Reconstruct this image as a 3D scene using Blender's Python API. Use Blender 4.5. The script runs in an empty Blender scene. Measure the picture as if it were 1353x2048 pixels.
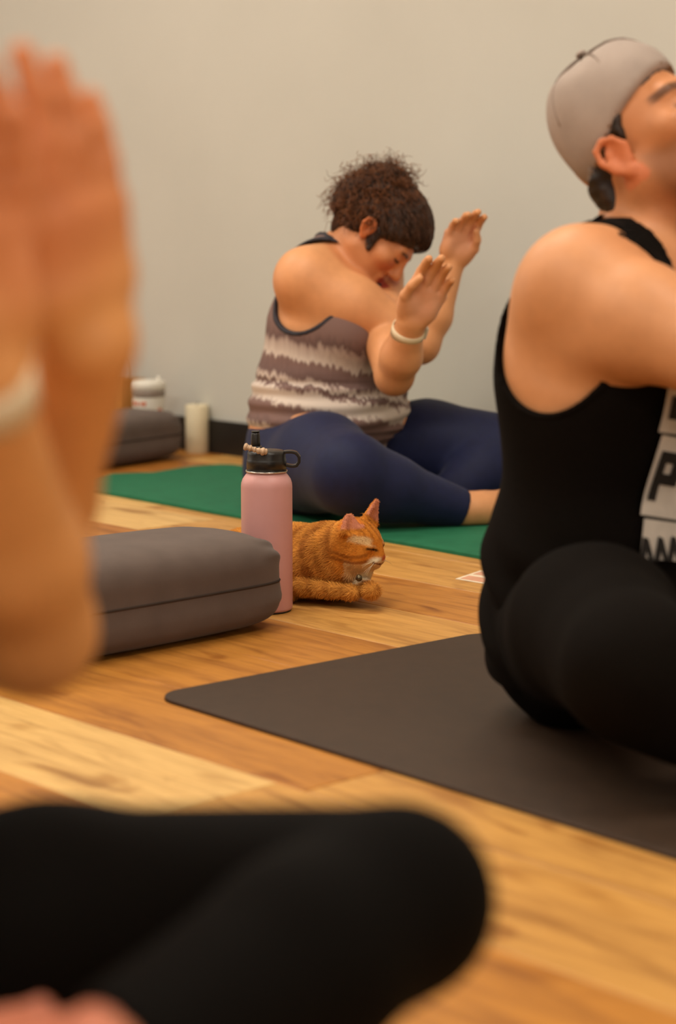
import bpy, bmesh, math, random
import numpy as np
from mathutils import Vector, Matrix

# ------------------------------------------------------------------ camera
CAM_H = 0.695
FPX = 4000.0
PITCH = math.atan(594.0 / FPX)
CX, CY = 676.5, 1024.0
scene = bpy.context.scene
col = scene.collection

cam_d = bpy.data.cameras.new('camera')
cam = bpy.data.objects.new('camera', cam_d)
col.objects.link(cam)
cam.location = (0, 0, CAM_H)
cam.rotation_euler = (math.pi / 2 - PITCH, 0, 0)
cam_d.sensor_fit = 'VERTICAL'
cam_d.sensor_height = 36.0
cam_d.sensor_width = 24.0
cam_d.lens = FPX / 2048 * 36.0
cam_d.clip_start = 0.05
cam_d.dof.use_dof = True
cam_d.dof.focus_distance = 3.55
cam_d.dof.aperture_fstop = 2.8
scene.camera = cam

# ------------------------------------------------------------------ world, lights, exposure
world = bpy.data.worlds.new('world')
scene.world = world
world.use_nodes = True
world.node_tree.nodes['Background'].inputs[0].default_value = (1.0, 0.9, 0.76, 1)
world.node_tree.nodes['Background'].inputs[1].default_value = 0.25
scene.view_settings.view_transform = 'Standard'
scene.view_settings.look = 'None'
scene.view_settings.gamma = 1.0
scene.view_settings.exposure = -0.35
scene.cycles.use_denoising = True
scene.cycles.max_bounces = 4
scene.cycles.diffuse_bounces = 3
scene.cycles.glossy_bounces = 2
scene.cycles.adaptive_threshold = 0.05

ANG = math.radians(47.0)
U = np.array([math.cos(ANG), -math.sin(ANG), 0.0])   # along planks, mats and the back wall
V = np.array([math.sin(ANG), math.cos(ANG), 0.0])    # towards the back wall
def UV(u, v, z=0.0):
    return U * u + V * v + np.array([0, 0, z])

def area(name, loc, target, sx, sy, power, colr):
    l = bpy.data.lights.new(name, 'AREA')
    l.shape = 'RECTANGLE'; l.size = sx; l.size_y = sy
    l.energy = power; l.color = colr
    o = bpy.data.objects.new(name, l)
    col.objects.link(o)
    o.location = Vector(loc)
    o.rotation_euler = (Vector(target) - Vector(loc)).to_track_quat('-Z', 'Y').to_euler()
    return o
WARM = (1.0, 0.94, 0.82)
# ceiling panels over the studio and a tall window in the left end wall
for pu, pv, pw in ((-4.9, 2.1, 44), (-2.9, 2.1, 44), (-0.7, 2.1, 36), (-4.4, 0.0, 42), (-2.2, 0.0, 42), (-0.2, -0.6, 34)):
    area('ceiling_panel_light', UV(pu, pv, 2.74), UV(pu, pv, 0), 1.2, 0.6, pw, WARM)
area('side_light', UV(-6.6, 1.0, 1.5), UV(-2.5, 1.3, 0.5), 2.8, 1.7, 22, (1.0, 0.96, 0.88))
area('side_light', UV(-1.7, -2.5, 1.55), UV(-1.7, 1.0, 0.5), 3.2, 1.7, 12, (1.0, 0.96, 0.88))  # frontal fill added behind the camera, no window modelled in that wall
area('side_light', UV(2.25, 0.6, 1.5), UV(-2.0, 1.2, 0.4), 2.6, 1.7, 48, (1.0, 0.94, 0.84))

# ------------------------------------------------------------------ pixel helpers (world coordinates of points seen in the photograph)
def ray(px, py):
    dx = (px - CX) / FPX; dy = (CY - py) / FPX
    c, s = math.cos(PITCH), math.sin(PITCH)
    return np.array([dx, c + s * dy, -s + c * dy])
def P(px, py, Y):
    r = ray(px, py)
    return np.array([0, 0, CAM_H]) + r * (Y / r[1])
def G(px, py, h=0.0):
    r = ray(px, py)
    return np.array([0, 0, CAM_H]) + r * ((h - CAM_H) / r[2])
def vec(*a):
    return np.array(a, dtype=float)
def nrm(v):
    v = np.asarray(v, dtype=float)
    return v / np.linalg.norm(v)
def lin(r, g, b):
    f = lambda c: (c / 255.0) / 12.92 if c / 255.0 <= 0.04045 else (((c / 255.0) + 0.055) / 1.055) ** 2.4
    return np.array([f(r), f(g), f(b)])

# ------------------------------------------------------------------ materials
MATS = {}
def new_mat(name):
    m = bpy.data.materials.new(name); m.use_nodes = True
    nt = m.node_tree
    b = nt.nodes['Principled BSDF']
    MATS[name] = m
    return m, nt, b
def N(nt, t, **kw):
    n = nt.nodes.new(t)
    for k, v in kw.items():
        setattr(n, k, v)
    return n
def mix_rgb(nt, fac, a, b, mode='MIX'):
    n = N(nt, 'ShaderNodeMix', data_type='RGBA', blend_type=mode)
    for sock, val in ((n.inputs[0], fac), (n.inputs[6], a), (n.inputs[7], b)):
        if hasattr(val, 'links') or isinstance(val, bpy.types.NodeSocket):
            nt.links.new(val, sock)
        elif isinstance(val, (int, float)):
            sock.default_value = val
        else:
            sock.default_value = (*val, 1.0)
    return n.outputs[2]
def ramp(nt, fac, stops):
    n = N(nt, 'ShaderNodeValToRGB')
    cr = n.color_ramp
    while len(cr.elements) < len(stops):
        cr.elements.new(0.5)
    for e, (p, c) in zip(cr.elements, stops):
        e.position = p
        e.color = (*c, 1.0) if hasattr(c, '__len__') else (c, c, c, 1.0)
    nt.links.new(fac, n.inputs[0])
    return n.outputs[0]
def noise(nt, scale, detail=3, rough=0.5, coord='Object', stretch=None, dist=0.0):
    tc = N(nt, 'ShaderNodeTexCoord')
    src = tc.outputs[coord]
    if stretch is not None:
        mp = N(nt, 'ShaderNodeMapping')
        mp.inputs['Scale'].default_value = stretch
        nt.links.new(src, mp.inputs[0]); src = mp.outputs[0]
    n = N(nt, 'ShaderNodeTexNoise')
    n.inputs['Scale'].default_value = scale
    n.inputs['Detail'].default_value = detail
    n.inputs['Roughness'].default_value = rough
    n.inputs['Distortion'].default_value = dist
    nt.links.new(src, n.inputs['Vector'])
    return n.outputs['Fac']
def bump(nt, b, h, strength=0.2, dist=0.002):
    n = N(nt, 'ShaderNodeBump')
    n.inputs['Strength'].default_value = strength
    n.inputs['Distance'].default_value = dist
    nt.links.new(h, n.inputs['Height'])
    nt.links.new(n.outputs[0], b.inputs['Normal'])
def plain(name, c, rough=0.6, metal=0.0, var=0.12, vscale=30, bumps=None, sheen=0.0, spec=None):
    m, nt, b = new_mat(name)
    f = noise(nt, vscale, 4)
    c = np.array(c)
    nt.links.new(ramp(nt, f, [(0.3, tuple(c * (1 - var))), (0.7, tuple(np.minimum(c * (1 + var), 1)))]), b.inputs['Base Color'])
    b.inputs['Roughness'].default_value = rough
    b.inputs['Metallic'].default_value = metal
    if spec is not None:
        b.inputs['Specular IOR Level'].default_value = spec
    if sheen:
        b.inputs['Sheen Weight'].default_value = sheen
    if bumps:
        bump(nt, b, noise(nt, bumps[0], 2), bumps[1], bumps[2])
    return m
def attr_mat(name, rough=0.5, sss=0.0, var=0.1, vscale=60, spec=0.4, bumps=None):
    """base colour from the vertex attribute 'Col' (the thing's own colour regions)"""
    m, nt, b = new_mat(name)
    a = N(nt, 'ShaderNodeAttribute'); a.attribute_name = 'Col'
    f = noise(nt, vscale, 4)
    g = ramp(nt, f, [(0.25, 1 - var), (0.75, 1.0)])
    nt.links.new(mix_rgb(nt, 1.0, a.outputs['Color'], g, 'MULTIPLY'), b.inputs['Base Color'])
    b.inputs['Roughness'].default_value = rough
    b.inputs['Specular IOR Level'].default_value = spec
    if sss:
        b.inputs['Subsurface Weight'].default_value = sss
        b.inputs['Subsurface Radius'].default_value = (1.0, 0.35, 0.15)
        b.inputs['Subsurface Scale'].default_value = 0.008
    if bumps:
        bump(nt, b, noise(nt, bumps[0], 3), bumps[1], bumps[2])
    return m

# wall paint
m, nt, b = new_mat('wall_paint')
f = noise(nt, 2.0, 4)
nt.links.new(ramp(nt, f, [(0.3, tuple(lin(194, 191, 182))), (0.7, tuple(lin(200, 197, 188)))]), b.inputs['Base Color'])
b.inputs['Roughness'].default_value = 0.75
b.inputs['Specular IOR Level'].default_value = 0.25
bump(nt, b, noise(nt, 160, 2), 0.12, 0.001)
plain('ceiling_paint', lin(225, 220, 210), 0.9, var=0.03)
plain('baseboard_black', lin(24, 20, 17), 0.45, var=0.1)
# floor boards: colour per plank from the object's own colour, grain along the local X axis
m, nt, b = new_mat('oak_plank')
oi = N(nt, 'ShaderNodeObjectInfo')
tc = N(nt, 'ShaderNodeTexCoord')
addv = N(nt, 'ShaderNodeVectorMath', operation='ADD')
mulr = N(nt, 'ShaderNodeMath', operation='MULTIPLY'); mulr.inputs[1].default_value = 37.0
nt.links.new(oi.outputs['Random'], mulr.inputs[0])
nt.links.new(tc.outputs['Object'], addv.inputs[0]); nt.links.new(mulr.outputs[0], addv.inputs[1])
def grain(scale, stretch, detail, rough, dist=0.0):
    mp = N(nt, 'ShaderNodeMapping'); mp.inputs['Scale'].default_value = stretch
    nt.links.new(addv.outputs[0], mp.inputs[0])
    n = N(nt, 'ShaderNodeTexNoise')
    n.inputs['Scale'].default_value = scale; n.inputs['Detail'].default_value = detail
    n.inputs['Roughness'].default_value = rough; n.inputs['Distortion'].default_value = dist
    nt.links.new(mp.outputs[0], n.inputs['Vector'])
    return n.outputs['Fac']
g1 = grain(3.0, (1.1, 9, 1), 5, 0.6, 0.9)
g2 = grain(10.0, (1.0, 16, 1), 4, 0.65)
g3 = grain(2.4, (1.6, 4.5, 1), 2, 0.5, 1.2)
base = mix_rgb(nt, 1.0, oi.outputs['Color'], ramp(nt, g1, [(0.30, (0.62, 0.54, 0.44)), (0.52, (1, 1, 1)), (0.75, (1.08, 1.08, 1.06))]), 'MULTIPLY')
base = mix_rgb(nt, 1.0, base, ramp(nt, g2, [(0.3, (0.84, 0.80, 0.74)), (0.6, (1, 1, 1))]), 'MULTIPLY')
base = mix_rgb(nt, 1.0, base, ramp(nt, g3, [(0.28, (0.66, 0.56, 0.44)), (0.40, (1, 1, 1))]), 'MULTIPLY')
nt.links.new(base, b.inputs['Base Color'])
nt.links.new(ramp(nt, g1, [(0.3, 0.48), (0.7, 0.40)]), b.inputs['Roughness'])
b.inputs['Specular IOR Level'].default_value = 0.4
bump(nt, b, g2, 0.10, 0.0006)
plain('subfloor', lin(60, 38, 20), 0.8)

attr_mat('skin', 0.5, 0.0, 0.10, 45, 0.4, (350, 0.08, 0.0006))
plain('black_knit', lin(17, 13, 10), 0.9, var=0.18, vscale=300, bumps=(700, 0.25, 0.0006), spec=0.06)
plain('black_legging', lin(13, 10, 8), 0.8, var=0.15, vscale=300, bumps=(900, 0.2, 0.0005), spec=0.06)
plain('navy_legging', lin(20, 26, 60), 0.66, var=0.12, vscale=60, bumps=(900, 0.2, 0.0005), sheen=0.05, spec=0.25)
plain('navy_trim', lin(34, 31, 40), 0.7)
plain('print_white', lin(205, 196, 186), 0.7)
plain('print_black', lin(20, 16, 14), 0.75)
plain('cap_cotton', lin(168, 152, 142), 0.9, var=0.07, vscale=25, bumps=(500, 0.3, 0.0008), spec=0.15)
plain('cap_seam', lin(132, 116, 106), 0.9)
plain('cap_sweatband', lin(120, 84, 52), 0.9)
plain('watch_band', lin(222, 202, 168), 0.5, var=0.05)
plain('watch_case', lin(225, 222, 216), 0.3, var=0.03)
plain('black_mat', lin(58, 41, 28), 0.6, var=0.10, vscale=40, bumps=(420, 0.35, 0.0008), spec=0.35)
plain('green_mat', lin(34, 104, 72), 0.75, var=0.10, vscale=25, bumps=(300, 0.3, 0.001), spec=0.2)
plain('bolster_cloth', lin(94, 80, 73), 0.92, var=0.08, vscale=20, bumps=(600, 0.3, 0.0008), sheen=0.1, spec=0.15)
plain('bolster_seam', lin(62, 52, 46), 0.95, spec=0.1)
plain('bottle_pink', lin(208, 152, 148), 0.42, var=0.03, vscale=20, bumps=(900, 0.12, 0.0003), spec=0.45)
plain('bottle_steel', lin(200, 190, 182), 0.25, metal=1.0, var=0.04)
plain('bottle_lid', lin(24, 20, 17), 0.38, var=0.1)
plain('cord_tan', lin(190, 158, 126), 0.6, var=0.25, vscale=200)
plain('candle_wax', lin(226, 212, 180), 0.6, var=0.03)
plain('wick', lin(40, 32, 26), 0.8)
plain('kraft_paper', lin(176, 122, 52), 0.85, var=0.12, vscale=12)
plain('kraft_handle', lin(186, 150, 104), 0.8)
plain('tumbler_white', lin(226, 220, 208), 0.35, var=0.03)
plain('tumbler_grey', lin(140, 124, 112), 0.4, var=0.05)
plain('sticker_orange', lin(196, 84, 24), 0.6)
plain('leaflet_pink', lin(206, 150, 120), 0.6)
plain('leaflet_white', lin(226, 208, 180), 0.6)
plain('bell_metal', lin(96, 84, 62), 0.35, metal=0.8)
plain('collar_cloth', lin(120, 70, 24), 0.8)
plain('whisker', lin(236, 220, 190), 0.5)
attr_mat('fur', 0.85, 0.0, 0.12, 120, 0.15)
attr_mat('hair', 0.45, 0.0, 0.25, 80, 0.4)
# tie-dye jersey
m, nt, b = new_mat('tie_dye')
tc = N(nt, 'ShaderNodeTexCoord')
sep = N(nt, 'ShaderNodeSeparateXYZ'); nt.links.new(tc.outputs['Object'], sep.inputs[0])
n1 = noise(nt, 6, 2, stretch=(1, 1, 0.6))
n2 = noise(nt, 55, 3, 0.7, stretch=(1.3, 1.3, 0.10))
def madd(a, mul, addn):
    n = N(nt, 'ShaderNodeMath', operation='MULTIPLY_ADD')
    nt.links.new(a, n.inputs[0]); n.inputs[1].default_value = mul
    if isinstance(addn, (int, float)):
        n.inputs[2].default_value = addn
    else:
        nt.links.new(addn, n.inputs[2])
    return n.outputs[0]
hz = madd(n1, 0.03, sep.outputs['Z'])
hz = madd(n2, 0.06, hz)
hz = madd(sep.outputs['X'], 0.20, hz)      # bands drop towards the front of the shirt
hz2 = madd(hz, 2.0, -0.20)
MV = tuple(lin(124, 98, 92)); MV2 = tuple(lin(106, 84, 80)); WT = tuple(lin(205, 190, 178)); W2 = tuple(lin(176, 156, 146))
stops = [(0.0, MV), (0.165, MV), (0.195, W2), (0.235, WT), (0.262, MV2), (0.295, MV), (0.36, MV), (0.378, WT), (0.435, WT), (0.45, MV), (0.468, MV2),
         (0.478, WT), (0.495, W2), (0.51, MV2), (0.58, MV), (0.595, WT), (0.655, W2), (0.68, MV2), (0.72, MV), (1.0, MV)]
nt.links.new(ramp(nt, hz2, stops), b.inputs['Base Color'])
b.inputs['Roughness'].default_value = 0.85
b.inputs['Specular IOR Level'].default_value = 0.2
bump(nt, b, noise(nt, 600, 2), 0.2, 0.0006)
M = MATS

# ------------------------------------------------------------------ object helpers
def tag(o, label=None, cat=None, group=None, kind=None):
    if label: o['label'] = label
    if cat: o['category'] = cat
    if group: o['group'] = group
    if kind: o['kind'] = kind
    return o
def empty(name, loc=(0, 0, 0)):
    o = bpy.data.objects.new(name, None)
    o.empty_display_size = 0.05
    col.objects.link(o)
    o.location = Vector(loc)
    return o
def link(name, me, mat, parent=None, smooth=True):
    """me is in world coordinates; when parented, the object is moved so that its world place stays"""
    o = bpy.data.objects.new(name, me)
    col.objects.link(o)
    if mat is not None:
        me.materials.clear(); me.materials.append(M[mat] if isinstance(mat, str) else mat)
    if smooth:
        me.polygons.foreach_set('use_smooth', np.ones(len(me.polygons), dtype=bool))
    if parent is not None:
        o.parent = parent
        loc = np.zeros(3); p = parent
        while p is not None:
            loc += np.array(p.location); p = p.parent
        o.location = Vector(-loc)
    me.update()
    return o
def mesh_np(name, verts, faces, cols=None):
    me = bpy.data.meshes.new(name)
    verts = np.asarray(verts, dtype=np.float32)
    if isinstance(faces, np.ndarray):
        k = faces.shape[1]
        me.vertices.add(len(verts)); me.vertices.foreach_set('co', verts.ravel())
        me.loops.add(faces.size); me.loops.foreach_set('vertex_index', faces.astype(np.int32).ravel())
        me.polygons.add(len(faces))
        me.polygons.foreach_set('loop_start', np.arange(0, faces.size, k, dtype=np.int32))
        me.polygons.foreach_set('loop_total', np.full(len(faces), k, dtype=np.int32))
        me.update(calc_edges=True); me.validate()
    else:
        me.from_pydata([tuple(map(float, v)) for v in verts], [], faces)
    if cols is not None:
        a = me.attributes.new('Col', 'FLOAT_COLOR', 'POINT')
        c4 = np.ones((len(me.vertices), 4), dtype=np.float32); c4[:, :3] = cols[:len(me.vertices)]
        a.data.foreach_set('color', c4.ravel())
    me.update()
    return me
def orient(d, hint=(0, 0, 1)):
    d = nrm(d); h = np.array(hint, float)
    if abs(np.dot(d, h)) > 0.95: h = np.array([1.0, 0, 0])
    a = nrm(np.cross(h, d)); b2 = np.cross(d, a)
    return a, b2
def tube_geo(pts, r, n=8, closed=False, caps=True):
    pts = [np.asarray(p, float) for p in pts]
    rs = r if hasattr(r, '__len__') else [r] * len(pts)
    V_, F_ = [], []
    m_ = len(pts); prev = None
    for i, p in enumerate(pts):
        if closed:
            d = pts[(i + 1) % m_] - pts[i - 1]
        else:
            d = pts[min(i + 1, m_ - 1)] - pts[max(i - 1, 0)]
        d = nrm(d)
        if prev is None:
            a, b2 = orient(d)
        else:
            a = nrm(prev - d * np.dot(prev, d)); b2 = np.cross(d, a)
        prev = a
        for j in range(n):
            t = 2 * math.pi * j / n
            V_.append(p + (a * math.cos(t) + b2 * math.sin(t)) * rs[i])
    for i in range(m_ if closed else m_ - 1):
        for j in range(n):
            i2 = (i + 1) % m_
            F_.append((i * n + j, i * n + (j + 1) % n, i2 * n + (j + 1) % n, i2 * n + j))
    if caps and not closed:
        F_.append(tuple(range(n))[::-1]); F_.append(tuple((m_ - 1) * n + j for j in range(n)))
    return V_, F_
def tube(name, pts, r, mat, parent, n=8, closed=False):
    v, f = tube_geo(pts, r, n, closed)
    return link(name, mesh_np(name, v, f), mat, parent)
def lathe(name, c, prof, mat, parent, n=48, axis=None):
    """prof: list of (radius, height) from bottom to top about the point c"""
    V_, F_ = [], []
    ax = nrm(axis) if axis is not None else np.array([0, 0, 1.0])
    a, b2 = orient(ax, (0, 1, 0))
    for r, h in prof:
        for j in range(n):
            t = 2 * math.pi * j / n
            V_.append(np.asarray(c) + ax * h + (a * math.cos(t) + b2 * math.sin(t)) * r)
    for i in range(len(prof) - 1):
        for j in range(n):
            F_.append((i * n + j, i * n + (j + 1) % n, (i + 1) * n + (j + 1) % n, (i + 1) * n + j))
    F_.append(tuple(range(n))[::-1]); F_.append(tuple((len(prof) - 1) * n + j for j in range(n)))
    return link(name, mesh_np(name, V_, F_), mat, parent)
def box_uv(name, u0, u1, v0, v1, z0, z1, mat, parent=None):
    V_ = [UV(u, v, z) for z in (z0, z1) for (u, v) in ((u0, v0), (u1, v0), (u1, v1), (u0, v1))]
    F_ = [(3, 2, 1, 0), (4, 5, 6, 7), (0, 1, 5, 4), (1, 2, 6, 5), (2, 3, 7, 6), (3, 0, 4, 7)]
    return link(name, mesh_np(name, V_, F_), mat, parent, smooth=False)
def rbox(name, c, ax, half, mat, parent, bev=0.003, seg=3):
    """rounded box with axes ax (3 rows) and half sizes"""
    bm = bmesh.new()
    bmesh.ops.create_cube(bm, size=2.0)
    for v in bm.verts:
        v.co = Vector((v.co.x * half[0], v.co.y * half[1], v.co.z * half[2]))
    bmesh.ops.bevel(bm, geom=bm.edges[:], offset=bev, segments=seg, profile=0.5, affect='EDGES')
    for v in bm.verts:
        v.co = Vector(np.asarray(c) + ax[0] * v.co.x + ax[1] * v.co.y + ax[2] * v.co.z)
    me = bpy.data.meshes.new(name); bm.to_mesh(me); bm.free()
    return link(name, me, mat, parent)

# ------------------------------------------------------------------ implicit surfaces: tapered limbs and ellipsoids blended into one skin
f32 = np.float32
def cap_(a, b, r0, r1):
    a = np.asarray(a, float); b = np.asarray(b, float); ab = b - a; L2 = float(np.dot(ab, ab)) + 1e-12
    lo = np.minimum(a - r0, b - r1); hi = np.maximum(a + r0, b + r1)
    def fn(x, y, z):
        t = np.clip(((x - f32(a[0])) * f32(ab[0]) + (y - f32(a[1])) * f32(ab[1]) + (z - f32(a[2])) * f32(ab[2])) / f32(L2), 0, 1)
        dx = x - f32(a[0]) - t * f32(ab[0]); dy = y - f32(a[1]) - t * f32(ab[1]); dz = z - f32(a[2]) - t * f32(ab[2])
        return np.sqrt(dx * dx + dy * dy + dz * dz) - (f32(r0) + t * f32(r1 - r0))
    return lo, hi, fn
def ell_(c, rad, ax=None):
    c = np.asarray(c, float); rad = np.asarray(rad, float)
    ax = np.eye(3) if ax is None else np.asarray(ax, float)
    ext = np.sqrt(((ax * rad[:, None]) ** 2).sum(0))
    def fn(x, y, z):
        k0 = 0; k1 = 0
        for i in range(3):
            q = (x - f32(c[0])) * f32(ax[i, 0]) + (y - f32(c[1])) * f32(ax[i, 1]) + (z - f32(c[2])) * f32(ax[i, 2])
            k0 = k0 + (q / f32(rad[i])) ** 2; k1 = k1 + (q / f32(rad[i] ** 2)) ** 2
        k0 = np.sqrt(k0); k1 = np.sqrt(k1) + f32(1e-6)
        return k0 * (k0 - 1) / k1
    return c - ext, c + ext, fn
def ecap_(a, b, s, w0, d0, w1, d1):
    """capsule with an elliptical section: half width w along s, half depth d across it"""
    a = np.asarray(a, float); b = np.asarray(b, float); ab = b - a; L2 = float(np.dot(ab, ab)) + 1e-12
    s = nrm(s - ab * np.dot(s, ab) / L2)
    m0 = max(w0, d0); m1 = max(w1, d1)
    lo = np.minimum(a - m0, b - m1); hi = np.maximum(a + m0, b + m1)
    def fn(x, y, z):
        t = np.clip(((x - f32(a[0])) * f32(ab[0]) + (y - f32(a[1])) * f32(ab[1]) + (z - f32(a[2])) * f32(ab[2])) / f32(L2), 0, 1)
        dx = x - f32(a[0]) - t * f32(ab[0]); dy = y - f32(a[1]) - t * f32(ab[1]); dz = z - f32(a[2]) - t * f32(ab[2])
        qs = dx * f32(s[0]) + dy * f32(s[1]) + dz * f32(s[2])
        r2 = np.maximum(dx * dx + dy * dy + dz * dz - qs * qs, 0)
        w = f32(w0) + t * f32(w1 - w0); d = f32(d0) + t * f32(d1 - d0)
        k0 = np.sqrt((qs / w) ** 2 + r2 / (d * d)); k1 = np.sqrt((qs / (w * w)) ** 2 + r2 / (d * d) ** 2) + f32(1e-6)
        return k0 * (k0 - 1) / k1
    return lo, hi, fn
def chain(pts, rads):
    return [cap_(pts[i], pts[i + 1], rads[i], rads[i + 1]) for i in range(len(pts) - 1)]
BIG = 0.09
def smin(a, b2, k):
    h = np.maximum(k - np.abs(a - b2), 0) / k
    return np.minimum(a, b2) - h * h * k * f32(0.25)
class Field:
    def __init__(s, lo, hi, h):
        s.lo = np.asarray(lo, float); s.h = h
        s.n = np.ceil((np.asarray(hi) - s.lo) / h).astype(int) + 1
        s.v = np.full(s.n, BIG, dtype=f32)
        s.ax = [(s.lo[i] + np.arange(s.n[i]) * h).astype(f32) for i in range(3)]
        s.bb = None
    def touch(s, i0, i1):
        s.bb = (np.array(i0), np.array(i1)) if s.bb is None else (np.minimum(s.bb[0], i0), np.maximum(s.bb[1], i1))
    def bsl(s):
        return tuple(slice(int(a), int(b2)) for a, b2 in zip(*s.bb))
    def bgrid(s):
        sl = s.bsl(); return s.ax[0][sl[0]][:, None, None], s.ax[1][sl[1]][None, :, None], s.ax[2][sl[2]][None, None, :]
    def like(s):
        o = Field.__new__(Field); o.lo = s.lo; o.h = s.h; o.n = s.n; o.ax = s.ax
        o.v = np.full(s.n, BIG, dtype=f32); o.bb = None; return o
    def copy(s):
        o = s.like(); o.v = s.v.copy(); o.bb = s.bb; return o
    def _sl(s, lo, hi, pad):
        i0 = np.clip(np.floor((lo - pad - s.lo) / s.h).astype(int), 0, s.n)
        i1 = np.clip(np.ceil((hi + pad - s.lo) / s.h).astype(int) + 1, 0, s.n)
        sl = tuple(slice(a, b2) for a, b2 in zip(i0, i1))
        return sl, (s.ax[0][sl[0]][:, None, None], s.ax[1][sl[1]][None, :, None], s.ax[2][sl[2]][None, None, :])
    def add(s, prim, k=0.02):
        sl, g = s._sl(prim[0], prim[1], 0.05 + k)
        if min(sl[i].stop - sl[i].start for i in range(3)) <= 0: return s
        d = prim[2](*g); s.v[sl] = smin(s.v[sl], d, f32(k)); s.touch([q.start for q in sl], [q.stop for q in sl]); return s
    def addl(s, prims, k=0.02):
        for p in prims: s.add(p, k)
        return s
    def cut(s, prim, k=0.01):
        sl, g = s._sl(prim[0], prim[1], 0.03 + k)
        if min(sl[i].stop - sl[i].start for i in range(3)) <= 0: return s
        d = prim[2](*g); s.v[sl] = -smin(-s.v[sl], d, f32(k)); return s
    def merge(s, o, k=0.01):
        sl = o.bsl()
        kk = o.kmap(*k) if isinstance(k, tuple) else f32(k)
        s.v[sl] = smin(s.v[sl], o.v[sl], kk); s.touch(*o.bb); return s
    def grid(s):
        return s.ax[0][:, None, None], s.ax[1][None, :, None], s.ax[2][None, None, :]
    def plane(s, p, n, k=0.006):
        """keep the side n points away from: drops everything beyond the plane through p with outward normal n"""
        x, y, z = s.bgrid(); n = nrm(n); sl = s.bsl()
        d = (x - f32(p[0])) * f32(n[0]) + (y - f32(p[1])) * f32(n[1]) + (z - f32(p[2])) * f32(n[2])
        s.v[sl] = -smin(-s.v[sl], -d, f32(k)); return s
    def kmap(s, c, r, k_in, k_out):
        x, y, z = s.bgrid()
        d = np.sqrt((x - f32(c[0])) ** 2 + (y - f32(c[1])) ** 2 + (z - f32(c[2])) ** 2)
        t = np.clip(1.5 - d / f32(r), 0, 1)
        return (f32(k_out) + t * f32(k_in - k_out)).astype(f32)
    def sample(s, p):
        q = (np.asarray(p) - s.lo) / s.h
        q = np.clip(q, 0, np.array(s.n) - 1.001)
        i = q.astype(int); t = q - i
        out = 0
        for dx in (0, 1):
            for dy in (0, 1):
                for dz in (0, 1):
                    w = (t[:, 0] if dx else 1 - t[:, 0]) * (t[:, 1] if dy else 1 - t[:, 1]) * (t[:, 2] if dz else 1 - t[:, 2])
                    out = out + w * s.v[i[:, 0] + dx, i[:, 1] + dy, i[:, 2] + dz]
        return out
    def project(s, p, d, maxd=0.4):
        """march points along direction d until the surface"""
        p = np.array(p, float); d = nrm(d); t = np.zeros(len(p))
        for _ in range(60):
            t = np.minimum(t + np.maximum(s.sample(p + d * t[:, None]), -0.002) * 0.8, maxd)
        return p + d * t[:, None]
    def net(s, smooth=2):
        v = s.v[s.bsl()].copy(); org = np.array(s.bb[0])
        v[0] = v[-1] = BIG; v[:, 0] = v[:, -1] = BIG; v[:, :, 0] = v[:, :, -1] = BIG
        neg = v < 0
        nx, ny, nz = v.shape
        cnt = np.zeros((nx - 1, ny - 1, nz - 1), dtype=np.int8)
        for dx in (0, 1):
            for dy in (0, 1):
                for dz in (0, 1):
                    cnt += neg[dx:nx - 1 + dx, dy:ny - 1 + dy, dz:nz - 1 + dz]
        act = np.nonzero((cnt > 0) & (cnt < 8))
        idx = np.full(cnt.shape, -1, dtype=np.int32)
        idx[act] = np.arange(len(act[0]))
        ci = np.stack(act, 1)
        acc = np.zeros((len(ci), 3)); num = np.zeros(len(ci))
        for axis in range(3):
            for o1 in (0, 1):
                for o2 in (0, 1):
                    off = np.zeros(3, int)
                    oth = [a for a in range(3) if a != axis]
                    off[oth[0]] = o1; off[oth[1]] = o2
                    a0 = ci + off; a1 = a0.copy(); a1[:, axis] += 1
                    va = v[a0[:, 0], a0[:, 1], a0[:, 2]]; vb = v[a1[:, 0], a1[:, 1], a1[:, 2]]
                    mk = (va < 0) != (vb < 0)
                    t = np.where(mk, va / np.where(mk, va - vb, 1), 0)
                    p = off[None, :] + np.zeros((len(ci), 3)); p[:, axis] += t
                    acc[mk] += p[mk]; num[mk] += 1
        verts = (ci + org + acc / num[:, None]) * s.h + s.lo
        faces = []
        for axis in range(3):
            sa = [slice(None)] * 3; sb = [slice(None)] * 3
            sa[axis] = slice(0, -1); sb[axis] = slice(1, None)
            A = neg[tuple(sa)]; B = neg[tuple(sb)]
            e = np.stack(np.nonzero(A != B), 1)
            o = [a for a in range(3) if a != axis]
            keep = (e[:, o[0]] > 0) & (e[:, o[1]] > 0) & (e[:, o[0]] < v.shape[o[0]] - 1) & (e[:, o[1]] < v.shape[o[1]] - 1)
            e = e[keep]
            flip = A[e[:, 0], e[:, 1], e[:, 2]]
            def cell(d0, d1):
                c = e.copy(); c[:, o[0]] += d0; c[:, o[1]] += d1
                return idx[c[:, 0], c[:, 1], c[:, 2]]
            q = np.stack([cell(-1, -1), cell(0, -1), cell(0, 0), cell(-1, 0)], 1)
            if axis == 1: flip = ~flip
            q[~flip] = q[~flip][:, ::-1]
            faces.append(q)
        faces = np.concatenate(faces)
        for _ in range(smooth):
            acc = np.zeros_like(verts); num = np.zeros(len(verts))
            for i in range(4):
                a, b2 = faces[:, i], faces[:, (i + 1) % 4]
                for ax3 in range(3):
                    acc[:, ax3] += np.bincount(a, verts[b2, ax3], len(verts)) + np.bincount(b2, verts[a, ax3], len(verts))
                num += np.bincount(a, minlength=len(verts)) + np.bincount(b2, minlength=len(verts))
            verts = verts * 0.5 + 0.5 * acc / np.maximum(num, 1)[:, None]
        return verts, faces
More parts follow.
